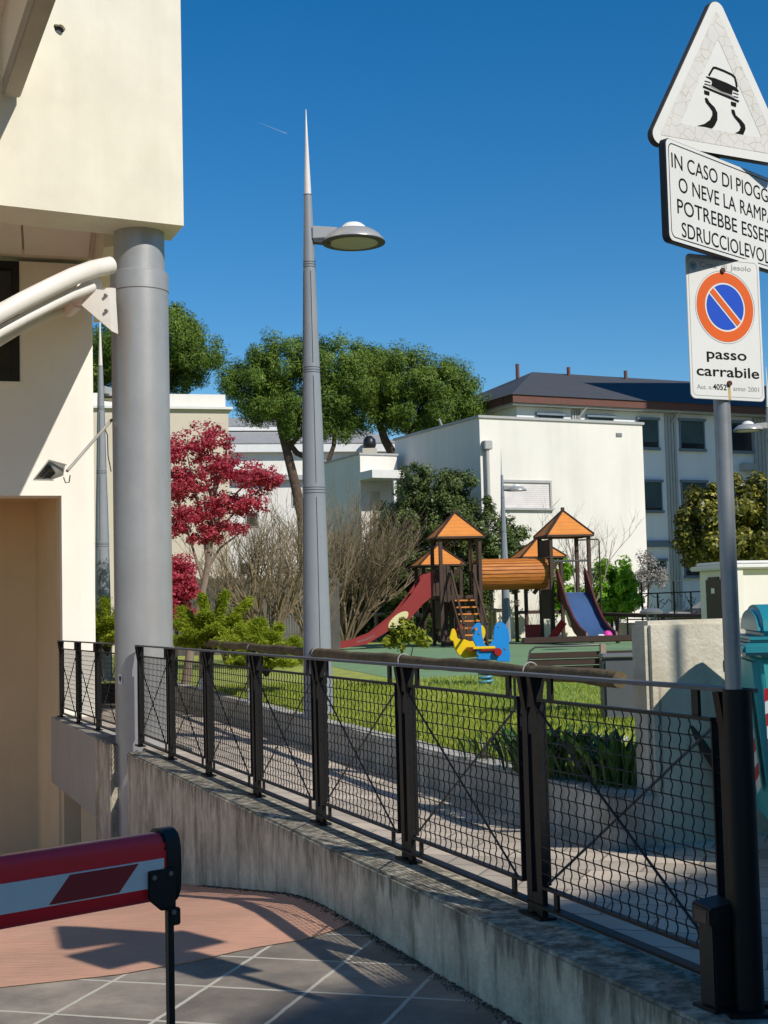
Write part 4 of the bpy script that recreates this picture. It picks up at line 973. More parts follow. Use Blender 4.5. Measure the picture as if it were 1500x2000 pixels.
# side slide
plq = Plane((0, 0), (1, 0)); cs, sn = math.cos(R(10)), math.sin(R(10))
plq = Plane((2.0+.30*sn, 39.9-.30*cs), (cs, sn))
def sl(x, y): u_, z_ = plq.hit(x, y); return (u_, z_-.284)
topc = [(848, 1113), (827, 1124), (803, 1161), (770, 1201), (726, 1236), (690, 1250), (646, 1258)]
botc = [(640, 1271), (717, 1258), (761, 1231), (796, 1214), (827, 1179), (846, 1164)]
side = [sl(*p) for p in topc]+[sl(*p) for p in botc]
s_o = part('slide', 'slide_steel', PG, lambda b: b.prism([sl(*p) for p in ((846, 1158), (827, 1172), (796, 1206), (761, 1226), (717, 1252), (640, 1266))]+[sl(*p) for p in ((640, 1269), (717, 1255), (761, 1229), (796, 1210), (827, 1176), (846, 1162))], (0, -.24, 0), X, Z, (0, 1, 0), .48))
part('side_panel', 'play_red', s_o, lambda b: b.prism(side, (0, -.30, 0), X, Z, (0, 1, 0), .045), smooth=False)
part('side_panel', 'play_red', s_o, lambda b: b.prism(side, (0, .25, 0), X, Z, (0, 1, 0), .045), smooth=False)
el = [sl(778+22*math.cos(a_)*.85-11*math.sin(a_)*.55, 1211-18*math.cos(a_)*.85-11*math.sin(a_)*.75) for a_ in np.linspace(0, 2*math.pi, 20, endpoint=False)]
part('decal', 'play_cream', s_o, lambda b: b.prism(el, (0, -.3005, 0), X, Z, (0, -1, 0), .006), smooth=False)
def scrawl(b):
    for k in range(9):
        x = 697+k*4; y = 1256-k*1.1-k*k*.05; p0 = sl(x, y); p1 = sl(x+2.2, y-5); p2 = sl(x+4, y-.8)
        b.tube([(p0[0], -.304, p0[1]), (p1[0], -.304, p1[1]), (p2[0], -.304, p2[1])], .006, 4)
part('scrawl', 'ink_grey', s_o, scrawl)
# front slide
bed = [(-.58, 1.44), (-.82, 1.42), (-1.1, 1.22), (-1.6, .80), (-2.1, .46), (-2.55, .27), (-3.0, .22)]
b2 = part('slide', 'slide_steel', PG, lambda b: b.prism([(y, z) for y, z in bed]+[(y, z-.03) for y, z in reversed(bed)], (TX-.36, 0, 0), (0, 1, 0), (0, 0, 1), (1, 0, 0), .76))
pan = [(-.52, 2.12), (-.70, 2.02), (-1.0, 1.66), (-1.5, 1.10), (-2.0, .72), (-2.5, .48), (-3.05, .34), (-3.10, .20), (-2.55, .14), (-2.0, .33), (-1.5, .68), (-1.0, 1.12), (-.6, 1.2)]
for x in (TX-.42, TX+.402): part('side_panel', 'play_darkred', b2, lambda b: b.prism([(y, z) for y, z in pan], (x, 0, 0), (0, 1, 0), (0, 0, 1), (1, 0, 0), .05), smooth=False)
part('decal', 'play_cream', b2, lambda b: b.prism([(-1.75, .62), (-1.35, .95), (-1.25, .92), (-1.6, .50), (-1.8, .45)], (TX-.4205, 0, 0), (0, 1, 0), (0, 0, 1), (-1, 0, 0), .005), smooth=False)
# stairs
sx0, sx1 = -.26, .34
stp = part('stairs', 'play_orange', PG, lambda b: [b.box(sx0+.02, sx1-.02, -.60-.19*k-.19, -.60-.19*k, 1.30-.19*k-.045, 1.30-.19*k) for k in range(7)], bevel=.006)
for x in (sx0-.04, sx1):
    part('stringer', 'play_brown', stp, lambda b: b.bar((x+.02, -.58, 1.28), (x+.02, -2.0, .02), .04, .16))
    part('handrail', 'play_brown', stp, lambda b: (b.bar((x+.02, -.58, 2.12), (x+.02, -2.0, .62), .05, .07), b.bar((x+.02, -1.95, .05), (x+.02, -1.95, .66), .05, .05)))
part('fireman_pole', 'bench_wood', PG, lambda b: b.tube([(TX+.5, .2, 2.95), (TX+1.1, .2, 2.97), (TX+1.13, .2, 2.9), (TX+1.13, .2, 0)], .022, 8))
part('crawl_panel', 'play_brightred', PG, lambda b: b.bar((TX-.75, -.9, .12), (TX-.35, -.9, .62), .05, .20))
part('crawl_panel', 'play_brightred', PG, lambda b: b.bar((-.30, -.5, .15), (-.02, -.5, .6), .04, .14))
part('low_wall', 'play_red', PG, lambda b: b.box(TX-1.12, TX-.68, .3, .34, .1, .55), bevel=.01)
part('base_beam', 'bench_wood', PG, lambda b: (b.box(-.55, .52, -.66, -.57, .02, .14), b.box(-.3, .5, -.80, -.70, .0, .09)))
# bag at the slide foot
q = P(1187, 1241, 37.4)
bg_ = thing('pink_ball', 'bright pink ball lying at the foot of the blue slide', 'ball', (q.x, q.y, q.z-.13))
part('shell', 'pink', bg_, lambda b: b.lathe([(.13*math.sin(a_)+.001, .13-.13*math.cos(a_)) for a_ in np.linspace(0, math.pi, 12)], n=18))
q = P(1172, 1245, 37.3)
o = MB()
rng2 = random.Random(3)
o.lathe([(.20, 0), (.19, .04), (.12, .07), (.06, .13), (.001, .14)], n=9)
o.v = [(x*1.2+rng2.uniform(-.03, .03), y*.7+rng2.uniform(-.03, .03), z+rng2.uniform(-.02, .02)) for x, y, z in o.v]
oo = o.build('white_cloth', 'cloth_white'); oo.location = (q.x, q.y, q.z-.07); setp(oo, 'crumpled white cloth beside the pink ball on the slide', 'cloth')
# spring rider
rp = P(945, 1290, 18.9); k_ = 18.9/FPX
SRi = thing('spring_rider', 'yellow and blue animal shaped spring rider in the middle of the play area', 'spring rider', (rp.x, rp.y, .284), R(8))
def rpx(x, y): return ((870+x/10.714-945)*k_, (1342-(1200+y/10.714))*k_+.0)
yel = [(165, 520), (195, 430), (215, 350), (250, 318), (290, 345), (320, 430), (330, 520), (380, 555), (500, 560), (590, 600), (700, 600), (720, 480), (715, 300), (780, 265), (880, 270), (930, 330), (945, 420), (920, 520), (880, 590), (760, 720), (760, 930), (450, 950), (340, 860), (270, 740), (245, 590), (185, 570)]
blu = [(560, 260), (600, 215), (690, 205), (710, 260), (715, 420), (745, 600), (780, 680), (860, 700), (950, 560), (965, 400), (985, 290), (1050, 225), (1150, 200), (1220, 270), (1280, 400), (1300, 560), (1275, 680), (1300, 900), (1285, 1030), (1010, 1010), (960, 960), (860, 975), (600, 960), (590, 700), (520, 560), (510, 500), (560, 420), (500, 400), (510, 330)]
part('yellow_panel', 'rider_yellow', SRi, lambda b: b.prism([rpx(*p) for p in yel], (0, .26, 0), X, Z, (0, 1, 0), .035), bevel=.006)
part('blue_panel', 'rider_blue', SRi, lambda b: b.prism([rpx(*p) for p in blu], (0, -.20, 0), X, Z, (0, 1, 0), .035), bevel=.006)
zs = rpx(0, 720)[1]
part('seat', 'rider_red', SRi, lambda b: b.box(-.20, .12, -.16, .25, zs-.05, zs), bevel=.015)
part('seat_pad', 'rider_yellow', SRi, lambda b: b.box(-.19, .11, -.24, -.205, zs-.02, zs+.015), bevel=.006)
part('foot_roller', 'rider_red', SRi, lambda b: (b.tube([(rpx(1020, 0)[0], -.27, rpx(0, 820)[1]), (rpx(1020, 0)[0], -.205, rpx(0, 820)[1])], .055, 16), b.box(rpx(660, 0)[0], rpx(1000, 0)[0], -.235, -.205, rpx(0, 800)[1], rpx(0, 740)[1])), bevel=.008)
part('hand_grip', 'play_orange', SRi, lambda b: (b.tube([(rpx(560, 0)[0], -.32, rpx(0, 335)[1]), (rpx(600, 0)[0], .30, rpx(0, 335)[1])], .018, 10)))
part('nose_disc', 'rider_red', SRi, lambda b: b.tube([(rpx(800, 0)[0], .255, rpx(0, 430)[1]), (rpx(800, 0)[0], .245, rpx(0, 430)[1])], .028, 12))
part('bolt', 'grey_metal', SRi, lambda b: [b.tube([(rpx(x, 0)[0], -.203, rpx(0, y)[1]), (rpx(x, 0)[0], -.212, rpx(0, y)[1])], .012, 8) for x, y in ((655, 425), (630, 870), (1190, 755), (1075, 290))])
part('base_plate', 'grey_metal', SRi, lambda b: b.box(-.16, .18, -.18, .24, rpx(0, 985)[1]-.0, rpx(0, 965)[1]))
zt_ = rpx(0, 985)[1]
part('spring', 'spring_blue', SRi, lambda b: b.tube([(.09*math.cos(a_)+.02, .09*math.sin(a_), .02+(zt_-.03)*a_/(5.5*2*math.pi)) for a_ in np.linspace(0, 5.5*2*math.pi, 90)], .016, 7))

# ------------------------------------------------------------------ vegetation
def trunk(th_, pts, rs, m, name='trunk'): return part(name, m, th_, lambda b: b.tube(pts, rs, 10), True)
def crown(th_, lobes, nclump, per, sig, size, aspect, m, seed, shell=.5, flat=0., name='crown'):
    r_ = np.random.default_rng(seed); p_, n_ = clumps(lobes, per, nclump, sig, r_, shell, flat)
    return leafmesh(name, p_, n_, size, aspect, m, th_, r_)
def tree(name, label, cat, base, lobes, nclump, per, sig, size, aspect, lm, seed, trunks=None, bark='bark_dark', shell=.5, flat=0., group=None):
    th_ = thing(name, label, cat, tuple(base), 0, group)
    crown(th_, lobes, nclump, per, sig, size, aspect, lm, seed, shell, flat)
    for i, (pts, rs) in enumerate(trunks or []): trunk(th_, pts, rs, bark, 'trunk' if i == 0 else 'limb')
    return th_
def tl(pts, Y, rs): return ([P(x, y, Y) for x, y in pts], rs)
GP = 'umbrella pines'
tree('umbrella_pine', 'broad umbrella pine crown behind the tall street lamp', 'tree', (-3.2, 62, 0), [lobe(*q, 62, d_) for q, d_ in (((505, 740, 70, 58), 2.0), ((560, 705, 70, 50), 2.2), ((560, 790, 70, 55), 2.0), ((640, 715, 85, 55), 2.4), ((640, 790, 70, 50), 2.0), ((690, 740, 55, 50), 2.0), ((465, 745, 40, 36), 1.3), ((510, 790, 55, 40), 1.6), ((640, 830, 50, 35), 1.5), ((590, 830, 45, 35), 1.5))],
     300, 290, .50, .17, .24, 'leaf_pine', 1, [tl([(600, 1190), (590, 1010), (575, 940), (560, 880), (548, 835), (540, 790)], 62, [.28, .24, .22, .20, .17, .13]), tl([(552, 850), (580, 885), (612, 900), (640, 905), (652, 870), (655, 810)], 62, [.13, .13, .13, .12, .10, .08]), tl([(560, 880), (600, 830), (625, 760)], 62, [.12, .1, .07])], 'bark_pine', .35, group=GP)
tree('umbrella_pine', 'umbrella pine to the right with a crown reaching over the white windowless building', 'tree', (-.2, 64, 0), [lobe(*q, 64, d_) for q, d_ in (((740, 735, 70, 58), 2.2), ((800, 745, 75, 58), 2.3), ((860, 760, 65, 55), 2.2), ((905, 785, 40, 45), 1.6), ((830, 815, 80, 40), 2.0), ((760, 800, 45, 40), 1.6), ((740, 712, 60, 35), 1.6), ((890, 745, 45, 35), 1.4), ((700, 790, 50, 50), 1.8), ((870, 800, 60, 45), 1.8))],
     300, 290, .50, .17, .24, 'leaf_pine', 2, [tl([(815, 1190), (800, 1010), (775, 900), (752, 860), (742, 830), (752, 780)], 64, [.28, .26, .24, .2, .18, .13]), tl([(775, 900), (800, 850), (820, 800)], 64, [.13, .12, .08])], 'bark_pine', .35, group=GP)
tree('umbrella_pine', 'umbrella pine crown cut by the grey pillar', 'tree', (-9, 50, 0), [lobe(*q, 50, d_) for q, d_ in (((250, 690, 80, 70), 2.0), ((330, 660, 70, 65), 1.9), ((380, 690, 58, 48), 1.6), ((345, 730, 50, 38), 1.4), ((180, 715, 60, 60), 1.7))],
     260, 290, .42, .14, .24, 'leaf_pine', 3, [tl([(262, 1190), (260, 1000), (262, 850), (270, 740)], 50, [.28, .26, .22, .14]), tl([(262, 850), (310, 780), (340, 720)], 50, [.13, .11, .08])], 'bark_pine', .35, group=GP)
# red maple
mtr = [tl([(362, 1345), (376, 1240), (393, 1170), (405, 1110), (413, 1045), (418, 980), (420, 900)], 21.5, [.075, .062, .055, .048, .04, .03, .015])]
for a_ in ([(413, 1045), (440, 985), (480, 945), (515, 930)], [(405, 1100), (395, 1020), (375, 940), (365, 880)], [(418, 985), (395, 920), (385, 850)], [(420, 960), (440, 900), (445, 850)], [(398, 1140), (370, 1050), (350, 990), (335, 940)], [(410, 1060), (450, 1010), (500, 960), (540, 945)], [(405, 1110), (430, 1070), (470, 1040)]):
    mtr.append(tl(a_, 21.5, [.026, .018, .012, .006][:len(a_)]))
tree('red_maple', 'red leaved maple tree with a slim pale trunk right of the pillar', 'tree', (-3.1, 21.6, .28), [lobe(*q, 21.5, d_) for q, d_ in (((400, 865, 55, 42), .5), ((345, 880, 30, 50), .4), ((430, 915, 60, 35), .5), ((375, 950, 50, 35), .5), ((500, 935, 52, 34), .5), ((440, 985, 60, 28), .5), ((395, 1010, 50, 26), .5), ((350, 1000, 25, 16), .3), ((415, 1035, 28, 18), .3), ((530, 940, 22, 22), .3), ((350, 945, 32, 42), .4), ((485, 985, 45, 24), .4), ((350, 1030, 28, 22), .35), ((400, 1052, 40, 18), .35), ((455, 1030, 35, 16), .35))],
     760, 27, .10, .05, .55, 'leaf_maple', 4, mtr, 'bark_maple', .1, .75)
mq = [lobe(352, 1120, 34, 46, 20.5, .4), lobe(350, 1190, 32, 42, 20.5, .35), lobe(325, 1150, 32, 60, 20.5, .4), lobe(368, 1150, 18, 30, 20.5, .3)]
tree('red_maple', 'small bushy red maple low beside the pillar', 'tree', tuple(G(345, 1350, .28)), mq, 240, 36, .10, .05, .55, 'leaf_maple', 5, [tl([(342, 1340), (345, 1240), (350, 1140)], 20.5, [.03, .025, .012])], 'bark_dark', .2, .6)
# junipers: sprays of fine foliage along arching stems
def juniper(label, px, py, Y, tips, seed, n_=1600):
    th_ = thing('juniper', label, 'shrub', tuple(P(px, py, Y)), 0, 'yellow green junipers'); r_ = np.random.default_rng(seed); b0_ = np.array(P(px, py, Y)); PP, NN, DD = [], [], []
    bm_ = MB()
    for (x, y, dy) in tips:
        e_ = np.array(P(x, y, Y+dy)); mid = (b0_+e_)/2+np.array((0, 0, .22*np.linalg.norm(e_-b0_)))
        bm_.tube([b0_, mid*.5+b0_*.5+np.array((0, 0, .03)), mid, e_], [.02, .016, .01, .004], 5)
        for j in range(n_//8):
            t_ = r_.uniform(.25, 1)**.7; c_ = (1-t_)**2*b0_+2*t_*(1-t_)*mid+t_*t_*e_; d_ = 2*(1-t_)*(mid-b0_)+2*t_*(e_-mid); d_ /= np.linalg.norm(d_)
            sd = np.array((-d_[1], d_[0], 0)); sd /= np.linalg.norm(sd)+1e-6
            s_ = r_.uniform(-1, 1)*.24*(1.15-t_); k = 20
            pts = c_+sd*s_+d_*abs(s_)*.8+r_.normal(size=(k, 3))*np.array((.03, .03, .028))-np.array((0, 0, .3*abs(s_)))
            PP.append(pts); NN.append(r_.normal(size=(k, 3))*.5+np.array((0, 0, 1.))); DD.append(np.tile(d_+sd*np.sign(s_)*.7+np.array((0, 0, .12)), (k, 1)))
    leafmesh('foliage', np.concatenate(PP), np.concatenate(NN),   .075, .14, 'leaf_juniper', th_, r_, dirs=np.concatenate(DD))
    bm_.build('stem', 'bark_dark', th_, True)
juniper('yellow green juniper below the red maple, right of the pillar', 410, 1285, 19.6, [(355, 1190, .2), (395, 1165, 0), (440, 1160, .1), (485, 1175, 0), (460, 1205, -.3), (370, 1235, -.5), (420, 1225, -.6), (510, 1215, -.2), (345, 1250, -.3), (455, 1250, -.8), (400, 1200, -.3), (480, 1230, -.6), (345, 1215, 0)], 6, 1500)
juniper('spreading yellow green juniper left of the tall street lamp', 520, 1320, 18.4, [(470, 1225, 0), (505, 1215, .1), (545, 1225, 0), (578, 1250, -.1), (440, 1260, -.2), (500, 1250, -.6), (555, 1265, -.6), (590, 1285, -.2), (450, 1295, -.5), (530, 1240, -.3), (565, 1290, -.7), (600, 1265, .3), (480, 1285, -.7)], 7, 1500)
juniper('yellow green juniper glimpsed left of the pillar', 210, 1280, 22.5, [(180, 1190, 0), (205, 1172, 0), (235, 1180, 0), (185, 1225, -.3), (215, 1210, -.4), (250, 1215, -.2), (175, 1250, 0), (230, 1240, -.5)], 8, 1500)
# evergreen shrubs behind the playground
tree('evergreen_shrub', 'tall dark evergreen shrub in front of the white windowless building', 'shrub', (2, 47, .28), [lobe(*q, 47, d_) for q, d_ in (((830, 960, 65, 55), 1.2), ((800, 1020, 65, 60), 1.3), ((870, 1020, 75, 70), 1.4), ((890, 960, 45, 40), 1.0), ((850, 1110, 110, 70), 1.5), ((930, 1020, 45, 50), 1.0), ((770, 1110, 70, 80), 1.3), ((850, 1190, 120, 55), 1.4), ((925, 1110, 50, 70), 1.2))],
     520, 210, .25, .10, .5, 'leaf_evergreen', 9, [tl([(850, 1250), (852, 1150), (850, 1000)], 47, [.09, .08, .04])], shell=.35)
tree('evergreen_shrub', 'feathery green shrub between the tunnel and the white building', 'shrub', (3.9, 47, .28), [lobe(*q, 46.5, d_) for q, d_ in (((1000, 1055, 34, 42), .8), ((965, 1085, 40, 40), .8), ((1010, 1110, 34, 50), .8), ((985, 1040, 20, 30), .5))], 60, 130, .28, .19, .3, 'leaf_evergreen', 10, [tl([(990, 1240), (992, 1150), (996, 1060)], 46.5, [.05, .04, .02])], shell=.2)
tree('hedge', 'dark hedge behind the far log fence', 'hedge', (-1, 51, .28), [lobe(*q, 51, d_) for q, d_ in (((690, 1150, 50, 50), 1.0), ((745, 1140, 50, 60), 1.0), ((700, 1205, 70, 45), 1.0), ((790, 1200, 60, 45), 1.0), ((650, 1190, 40, 45), 1.0))], 220, 160, .27, .125, .5, 'leaf_evergreen', 12, [tl([(700, 1250), (700, 1200), (702, 1150)], 51, [.05, .04, .02])], shell=.35)
tree('bright_bush', 'bright green rounded bush right of the playground', 'shrub', (7.1, 47.5, .28), [lobe(*q, 47, d_) for q, d_ in (((1195, 1135, 42, 42), .9), ((1220, 1165, 30, 38), .8), ((1165, 1165, 30, 45), .8), ((1200, 1185, 45, 24), .9), ((1090, 1140, 36, 55), .6))], 110, 150, .27, .15, .55, 'leaf_bright', 13, [tl([(1195, 1250), (1195, 1180), (1195, 1130)], 47, [.05, .04, .02])], shell=.4)
tree('golden_shrub', 'large rounded dark green shrub tipped with yellow leaves behind the sign pole', 'shrub', (12, 44, .28), [lobe(*q, 44, d_) for q, d_ in (((1365, 1030, 42, 42), 1.0), ((1380, 985, 42, 34), 1.0), ((1440, 980, 55, 45), 1.2), ((1490, 985, 45, 55), 1.2), ((1430, 1050, 75, 50), 1.3), ((1490, 1055, 60, 50), 1.2), ((1385, 1075, 50, 36), 1.0), ((1340, 1050, 18, 28), .6))],
     190, 150, .30, .16, .55, 'leaf_golden', 14, [tl([(1420, 1200), (1425, 1100), (1430, 1010)], 44, [.1, .08, .04])], shell=.4)
tree('flowering_shrub', 'greyish budding shrub at the right corner of the white building', 'shrub', (9.3, 49, .28), [lobe(1262, 1100, 16, 26, 49, .4), lobe(1280, 1125, 26, 22, 49, .5), lobe(1255, 1135, 20, 26, 49, .4)], 50, 60, .22, .09, .5, 'leaf_greyish', 15, [tl([(1265, 1220), (1266, 1150), (1268, 1100)], 49, [.04, .03, .02])], shell=.2)
q = G(792, 1345, .28)
tree('variegated_shrub', 'small yellow green shrub in front of the red slide', 'shrub', (q.x, q.y, .28), [lobe(*q_, q.y, .25) for q_ in ((775, 1245, 26, 20), (805, 1240, 26, 18), (790, 1225, 24, 16), (825, 1255, 16, 10), (760, 1252, 14, 9))], 55, 20, .07, .075, .5, 'leaf_shrub', 16, [tl([(792, 1345), (788, 1290), (775, 1240)], q.y, [.012, .010, .005]), tl([(792, 1330), (803, 1280), (812, 1240)], q.y, [.010, .008, .004])], shell=.1)
# leafless shrubs
def bare(name, label, base, h, spread, n_, seed, m='twig', lean=(0, 0), r0=.03, depth=4, cat='shrub'):
    th_ = thing(name, label, cat, tuple(base)); r_ = random.Random(seed); b = MB()
    def grow(p, d, L_, rad, k):
        q = p+d*L_*.5+Vector((r_.uniform(-1, 1), r_.uniform(-1, 1), r_.uniform(-.3, .6)))*L_*.07; e = q+(d+Vector((r_.uniform(-1, 1), r_.uniform(-1, 1), r_.uniform(-.2, .7)))*.18).normalized()*L_*.5
        b.tube([p, q, e], [rad, rad*.82, rad*.62], 4 if k < 2 else 3, caps=False)
        if k >= depth: return
        for j in range(r_.choice((2, 3, 3))):
            s_ = r_.uniform(.35, 1); o_ = p+(e-p)*s_; nd = (d+Vector((r_.uniform(-1, 1), r_.uniform(-1, 1), r_.uniform(-.45, .75)))*.62).normalized()
            grow(o_, nd, L_*r_.uniform(.55, .8), rad*.58, k+1)
    for i in range(n_):
        a_ = r_.uniform(0, 6.28); d = Vector((math.cos(a_)*spread*r_.uniform(.2, 1)+lean[0], math.sin(a_)*spread*r_.uniform(.2, 1)*.6+lean[1], 1)).normalized()
        grow(Vector((r_.uniform(-.15, .15), r_.uniform(-.15, .15), 0)), d, h*r_.uniform(.36, .5), r0*r_.uniform(.6, 1.1), 0)
    b.build('branches', m, th_); return th_
q = G(520, 1300, .28)
bare('bare_shrub', 'leafless twiggy shrub between the red maple and the tall lamp', (-2.3, 27, .28), 3.5, .55, 18, 31)
bare('bare_shrub', 'leafless twiggy shrub rising behind the left juniper', (-3.1, 28, .28), 3.0, .55, 11, 32)
bare('bare_shrub', 'wide fanning leafless shrub right of the tall lamp', (-1.25, 43.5, .28), 4.9, .62, 42, 33, lean=(.26, 0), r0=.042)
bare('bare_shrub', 'leafless shrub just left behind the tall lamp', (-1.6, 29.5, .28), 3.5, .5, 14, 34)
bare('bare_tree', 'bare pale twiggy small tree against the white building', (6.3, 46.5, .28), 4.3, .55, 5, 35, 'twig_pale', r0=.04, cat='tree')

# ------------------------------------------------------------------ fences and small buildings further back
ff = thing('log_fence', 'far rustic log fence at the back of the lawn left of the red slide', 'fence', (-1, 50, .28))
part('handrail', 'log_post', ff, lambda b: b.tube([P(650, 1203, 49.5), P(700, 1202, 49.5), P(780, 1199, 49.5)], .07, 8), True)
for x in (663, 735): part('post', 'log_post', ff, lambda b: b.tube([P(x, 1252, 49.5), P(x, 1200, 49.5)], .075, 8), True)
ff2 = thing('log_fence', 'dark log fence rail in front of the wrought iron fence', 'fence', (8, 36, .28))
part('handrail', 'bench_wood', ff2, lambda b: b.tube([P(1160, 1200, 40), P(1260, 1202, 38), P(1380, 1203, 36)], .06, 8), True)
for x, Y in ((1205, 39), (1295, 37.4), (1372, 36.1)): part('post', 'bench_wood', ff2, lambda b: b.tube([G(x, 1260, .28) if False else Vector((P(x, 1203, Y).x, Y, .28)), P(x, 1203, Y)], .06, 8), True)
fb = thing('log_fence', 'rail fence seen behind the tunnel under the playground castle', 'fence', (3.1, 47.5, .28))
part('handrail', 'log_post', fb, lambda b: b.tube([P(935, 1193, 47), P(990, 1192, 47)], .06, 8), True)
part('post', 'log_post', fb, lambda b: b.tube([Vector((P(966, 1193, 47).x, 47, .28)), P(966, 1188, 47)], .06, 8), True)
# wrought iron fence
ir = thing('iron_fence', 'wrought iron fence with twisted infill left of the small white hut', 'fence', (9.0, 47, .28))
ip0 = P(1225, 1200, 47); ip1 = P(1385, 1200, 43); idr = (ip1-ip0); idr.z = 0; iL = idr.length; idr.normalize()
zb_, zm_, zt_ = .75, P(1300, 1158, 45).z, P(1300, 1135, 45).z
part('rail', 'black_frame', ir, lambda b: [b.bar(ip0*1+Vector((0, 0, z-ip0.z)), ip0+idr*iL+Vector((0, 0, z-ip0.z)), .04, .04) for z in (zb_+.1, zm_)], True)
part('mesh_rail', 'trim_grey', ir, lambda b: b.bar(ip0+Vector((0, 0, zt_-ip0.z)), ip0+idr*iL+Vector((0, 0, zt_-ip0.z)), .03, .03), True)
for k in range(6): part('post', 'black_frame', ir, lambda b: b.bar(ip0+idr*(iL*k/5)+Vector((0, 0, .28-ip0.z)), ip0+idr*(iL*k/5)+Vector((0, 0, (zt_ if k % 2 else zm_)-ip0.z)), .05, .05, (0, 1, 0)), True)
def scroll(b):
    r_ = random.Random(8)
    for k in range(54):
        t_ = r_.uniform(0, iL); z0 = r_.uniform(zb_+.1, zm_-.1); p0 = ip0+idr*t_+Vector((0, 0, z0-ip0.z)); a_ = r_.uniform(0, 3.1); L_ = r_.uniform(.15, .4)
        d = idr*math.cos(a_)+Vector((0, 0, math.sin(a_))); e = p0+d*L_
        e.z = min(e.z, zm_); b.tube([p0, (p0+e)/2+idr*r_.uniform(-.06, .06), e], .012, 4)
part('scrollwork', 'black_frame', ir, scroll, True)
o = MB(); o.hexa([up(ip0+idr*-.5, .2), up(ip0+idr*(iL+.5), .2), up(ip0+idr*(iL+.5)+Vector((0, .25, 0)), .2), up(ip0-idr*.5+Vector((0, .25, 0)), .2)], [up(ip0+idr*-.5, .74), up(ip0+idr*(iL+.5), .74), up(ip0+idr*(iL+.5)+Vector((0, .25, 0)), .74), up(ip0-idr*.5+Vector((0, .25, 0)), .74)])
fw = o.build('fence_plinth', 'white_wall'); setp(fw, 'low pale plinth wall under the wrought iron fence', 'wall')
# small white hut
hk = P(1436, 1150, 27); HP = Plane((hk.x, hk.y), (.95, .31)); HW_ = 1.30
ht = thing('white_hut', 'small white rendered hut with a tiled coping and a black door behind the pale wall', 'hut', (hk.x, hk.y, .28))
hz1 = HP.hit(1470, 1111)[1]
part('wall', 'white_wall', ht, lambda b: HP.box(b, 0, 2.6, .1, hz1, -HW_, 0), True, bevel=.02)
part('pilaster', 'white_wall', ht, lambda b: HP.box(b, -.05, .12, .1, hz1-.003, .002, .10), True, smooth=False)
part('coping', 'white_slab', ht, lambda b: (HP.box(b, -.14, 2.75, hz1+.002, hz1+.09, -HW_-.14, .16), HP.box(b, -.06, 2.7, hz1+.091, hz1+.16, -HW_-.05, .06)), True, bevel=.025)
bkc = HP.at(0, 0, -HW_); LPl = Plane((bkc.x, bkc.y), (.31, -.95))
du0, du1, dz0, dz1 = LPl.rect(1383, 1132, 1412, 1260)
dd = part('door', 'black_frame', ht, lambda b: (LPl.box(b, du0, du1, .28, dz1, .002, .03), LPl.box(b, du0+.08, du1-.08, dz1+.001, dz1+.05, .002, .03)), True)
XF[dd.name] = XF[ht.name]
part('notice', 'sign_white', dd, lambda b: LPl.box(b, (du0+du1)/2-.07, (du0+du1)/2+.05, dz1-.27, dz1-.17, .031, .036), True)
# parked car behind the fence
cq = P(1352, 1165, 52)
car = thing('parked_car', 'dark parked car mostly hidden behind the wrought iron fence', 'car', (cq.x+1.2, 52, .05), R(20))
prof_c = [(-2.1, .35), (-2.1, .85), (-1.85, 1.0), (-1.0, 1.08), (-.35, 1.5), (.9, 1.52), (1.65, 1.1), (2.05, 1.0), (2.1, .4)]
part('body', 'car_paint', car, lambda b: b.prism(prof_c, (0, -.85, 0), X, Z, (0, 1, 0), 1.7), bevel=.08, seg=3)
for y in (-.862, .852): part('window', 'dark_glass', car, lambda b: b.prism([(-.85, 1.08), (-.32, 1.44), (.85, 1.46), (1.35, 1.1)], (0, y, 0), X, Z, (0, 1, 0), .01))
part('windscreen', 'dark_glass', car, lambda b: b.add([(-1.0, -.75, 1.10), (-1.0, .75, 1.10), (-.38, .68, 1.50), (-.38, -.68, 1.50)], [(0, 1, 2, 3)]))
for x in (-1.3, 1.3):
    for y in (-.82, .82):
        part('wheel', 'rubber', car, lambda b: b.tube([(x, y-.1, .33), (x, y+.1, .33)], .33, 20))

# ------------------------------------------------------------------ buildings behind
# white windowless building
WBp = Plane((3.36, 48.2), (.90, .436))
wb = thing('white_building', 'white flat roofed building with one shuttered window behind the playground', 'building', (3.36, 48.2, .28))
wz = WBp.hit(935, 816)[1]; wr = WBp.hit(1259, 960)[0]
part('wall', 'white_wall', wb, lambda b: WBp.box(b, 0, wr, .1, wz, -6.6, 0), True, smooth=False)
part('parapet_cap', 'trim_grey', wb, lambda b: WBp.box(b, -.06, wr+.06, wz+.002, wz+.09, -6.66, .06), True)
r_ = WBp.rect(982, 938, 1076, 992)
wn = part('window', 'trim_grey', wb, lambda b: (WBp.box(b, r_[0], r_[1], r_[3]-.09, r_[3], .003, .07), WBp.box(b, r_[1]-.07, r_[1], r_[2], r_[3]-.09, .003, .07), WBp.box(b, r_[0]-.08, r_[1]+.06, r_[2]-.08, r_[2]-.003, .003, .12)), True); XF[wn.name] = XF[wb.name]
part('shutter', 'shutter_slats', wn, lambda b: WBp.box(b, r_[0], r_[1]-.07, r_[2], r_[3]-.09, .003, .02), True)
r2 = WBp.rect(1203, 846, 1214, 853); part('vent', 'grey_metal', wb, lambda b: WBp.box(b, *r2, .003, .03), True)
r3 = WBp.rect(940, 862, 955, 879); part('rain_head', 'trim_grey', wb, lambda b: WBp.box(b, *r3, .003, .26), True, bevel=.02)
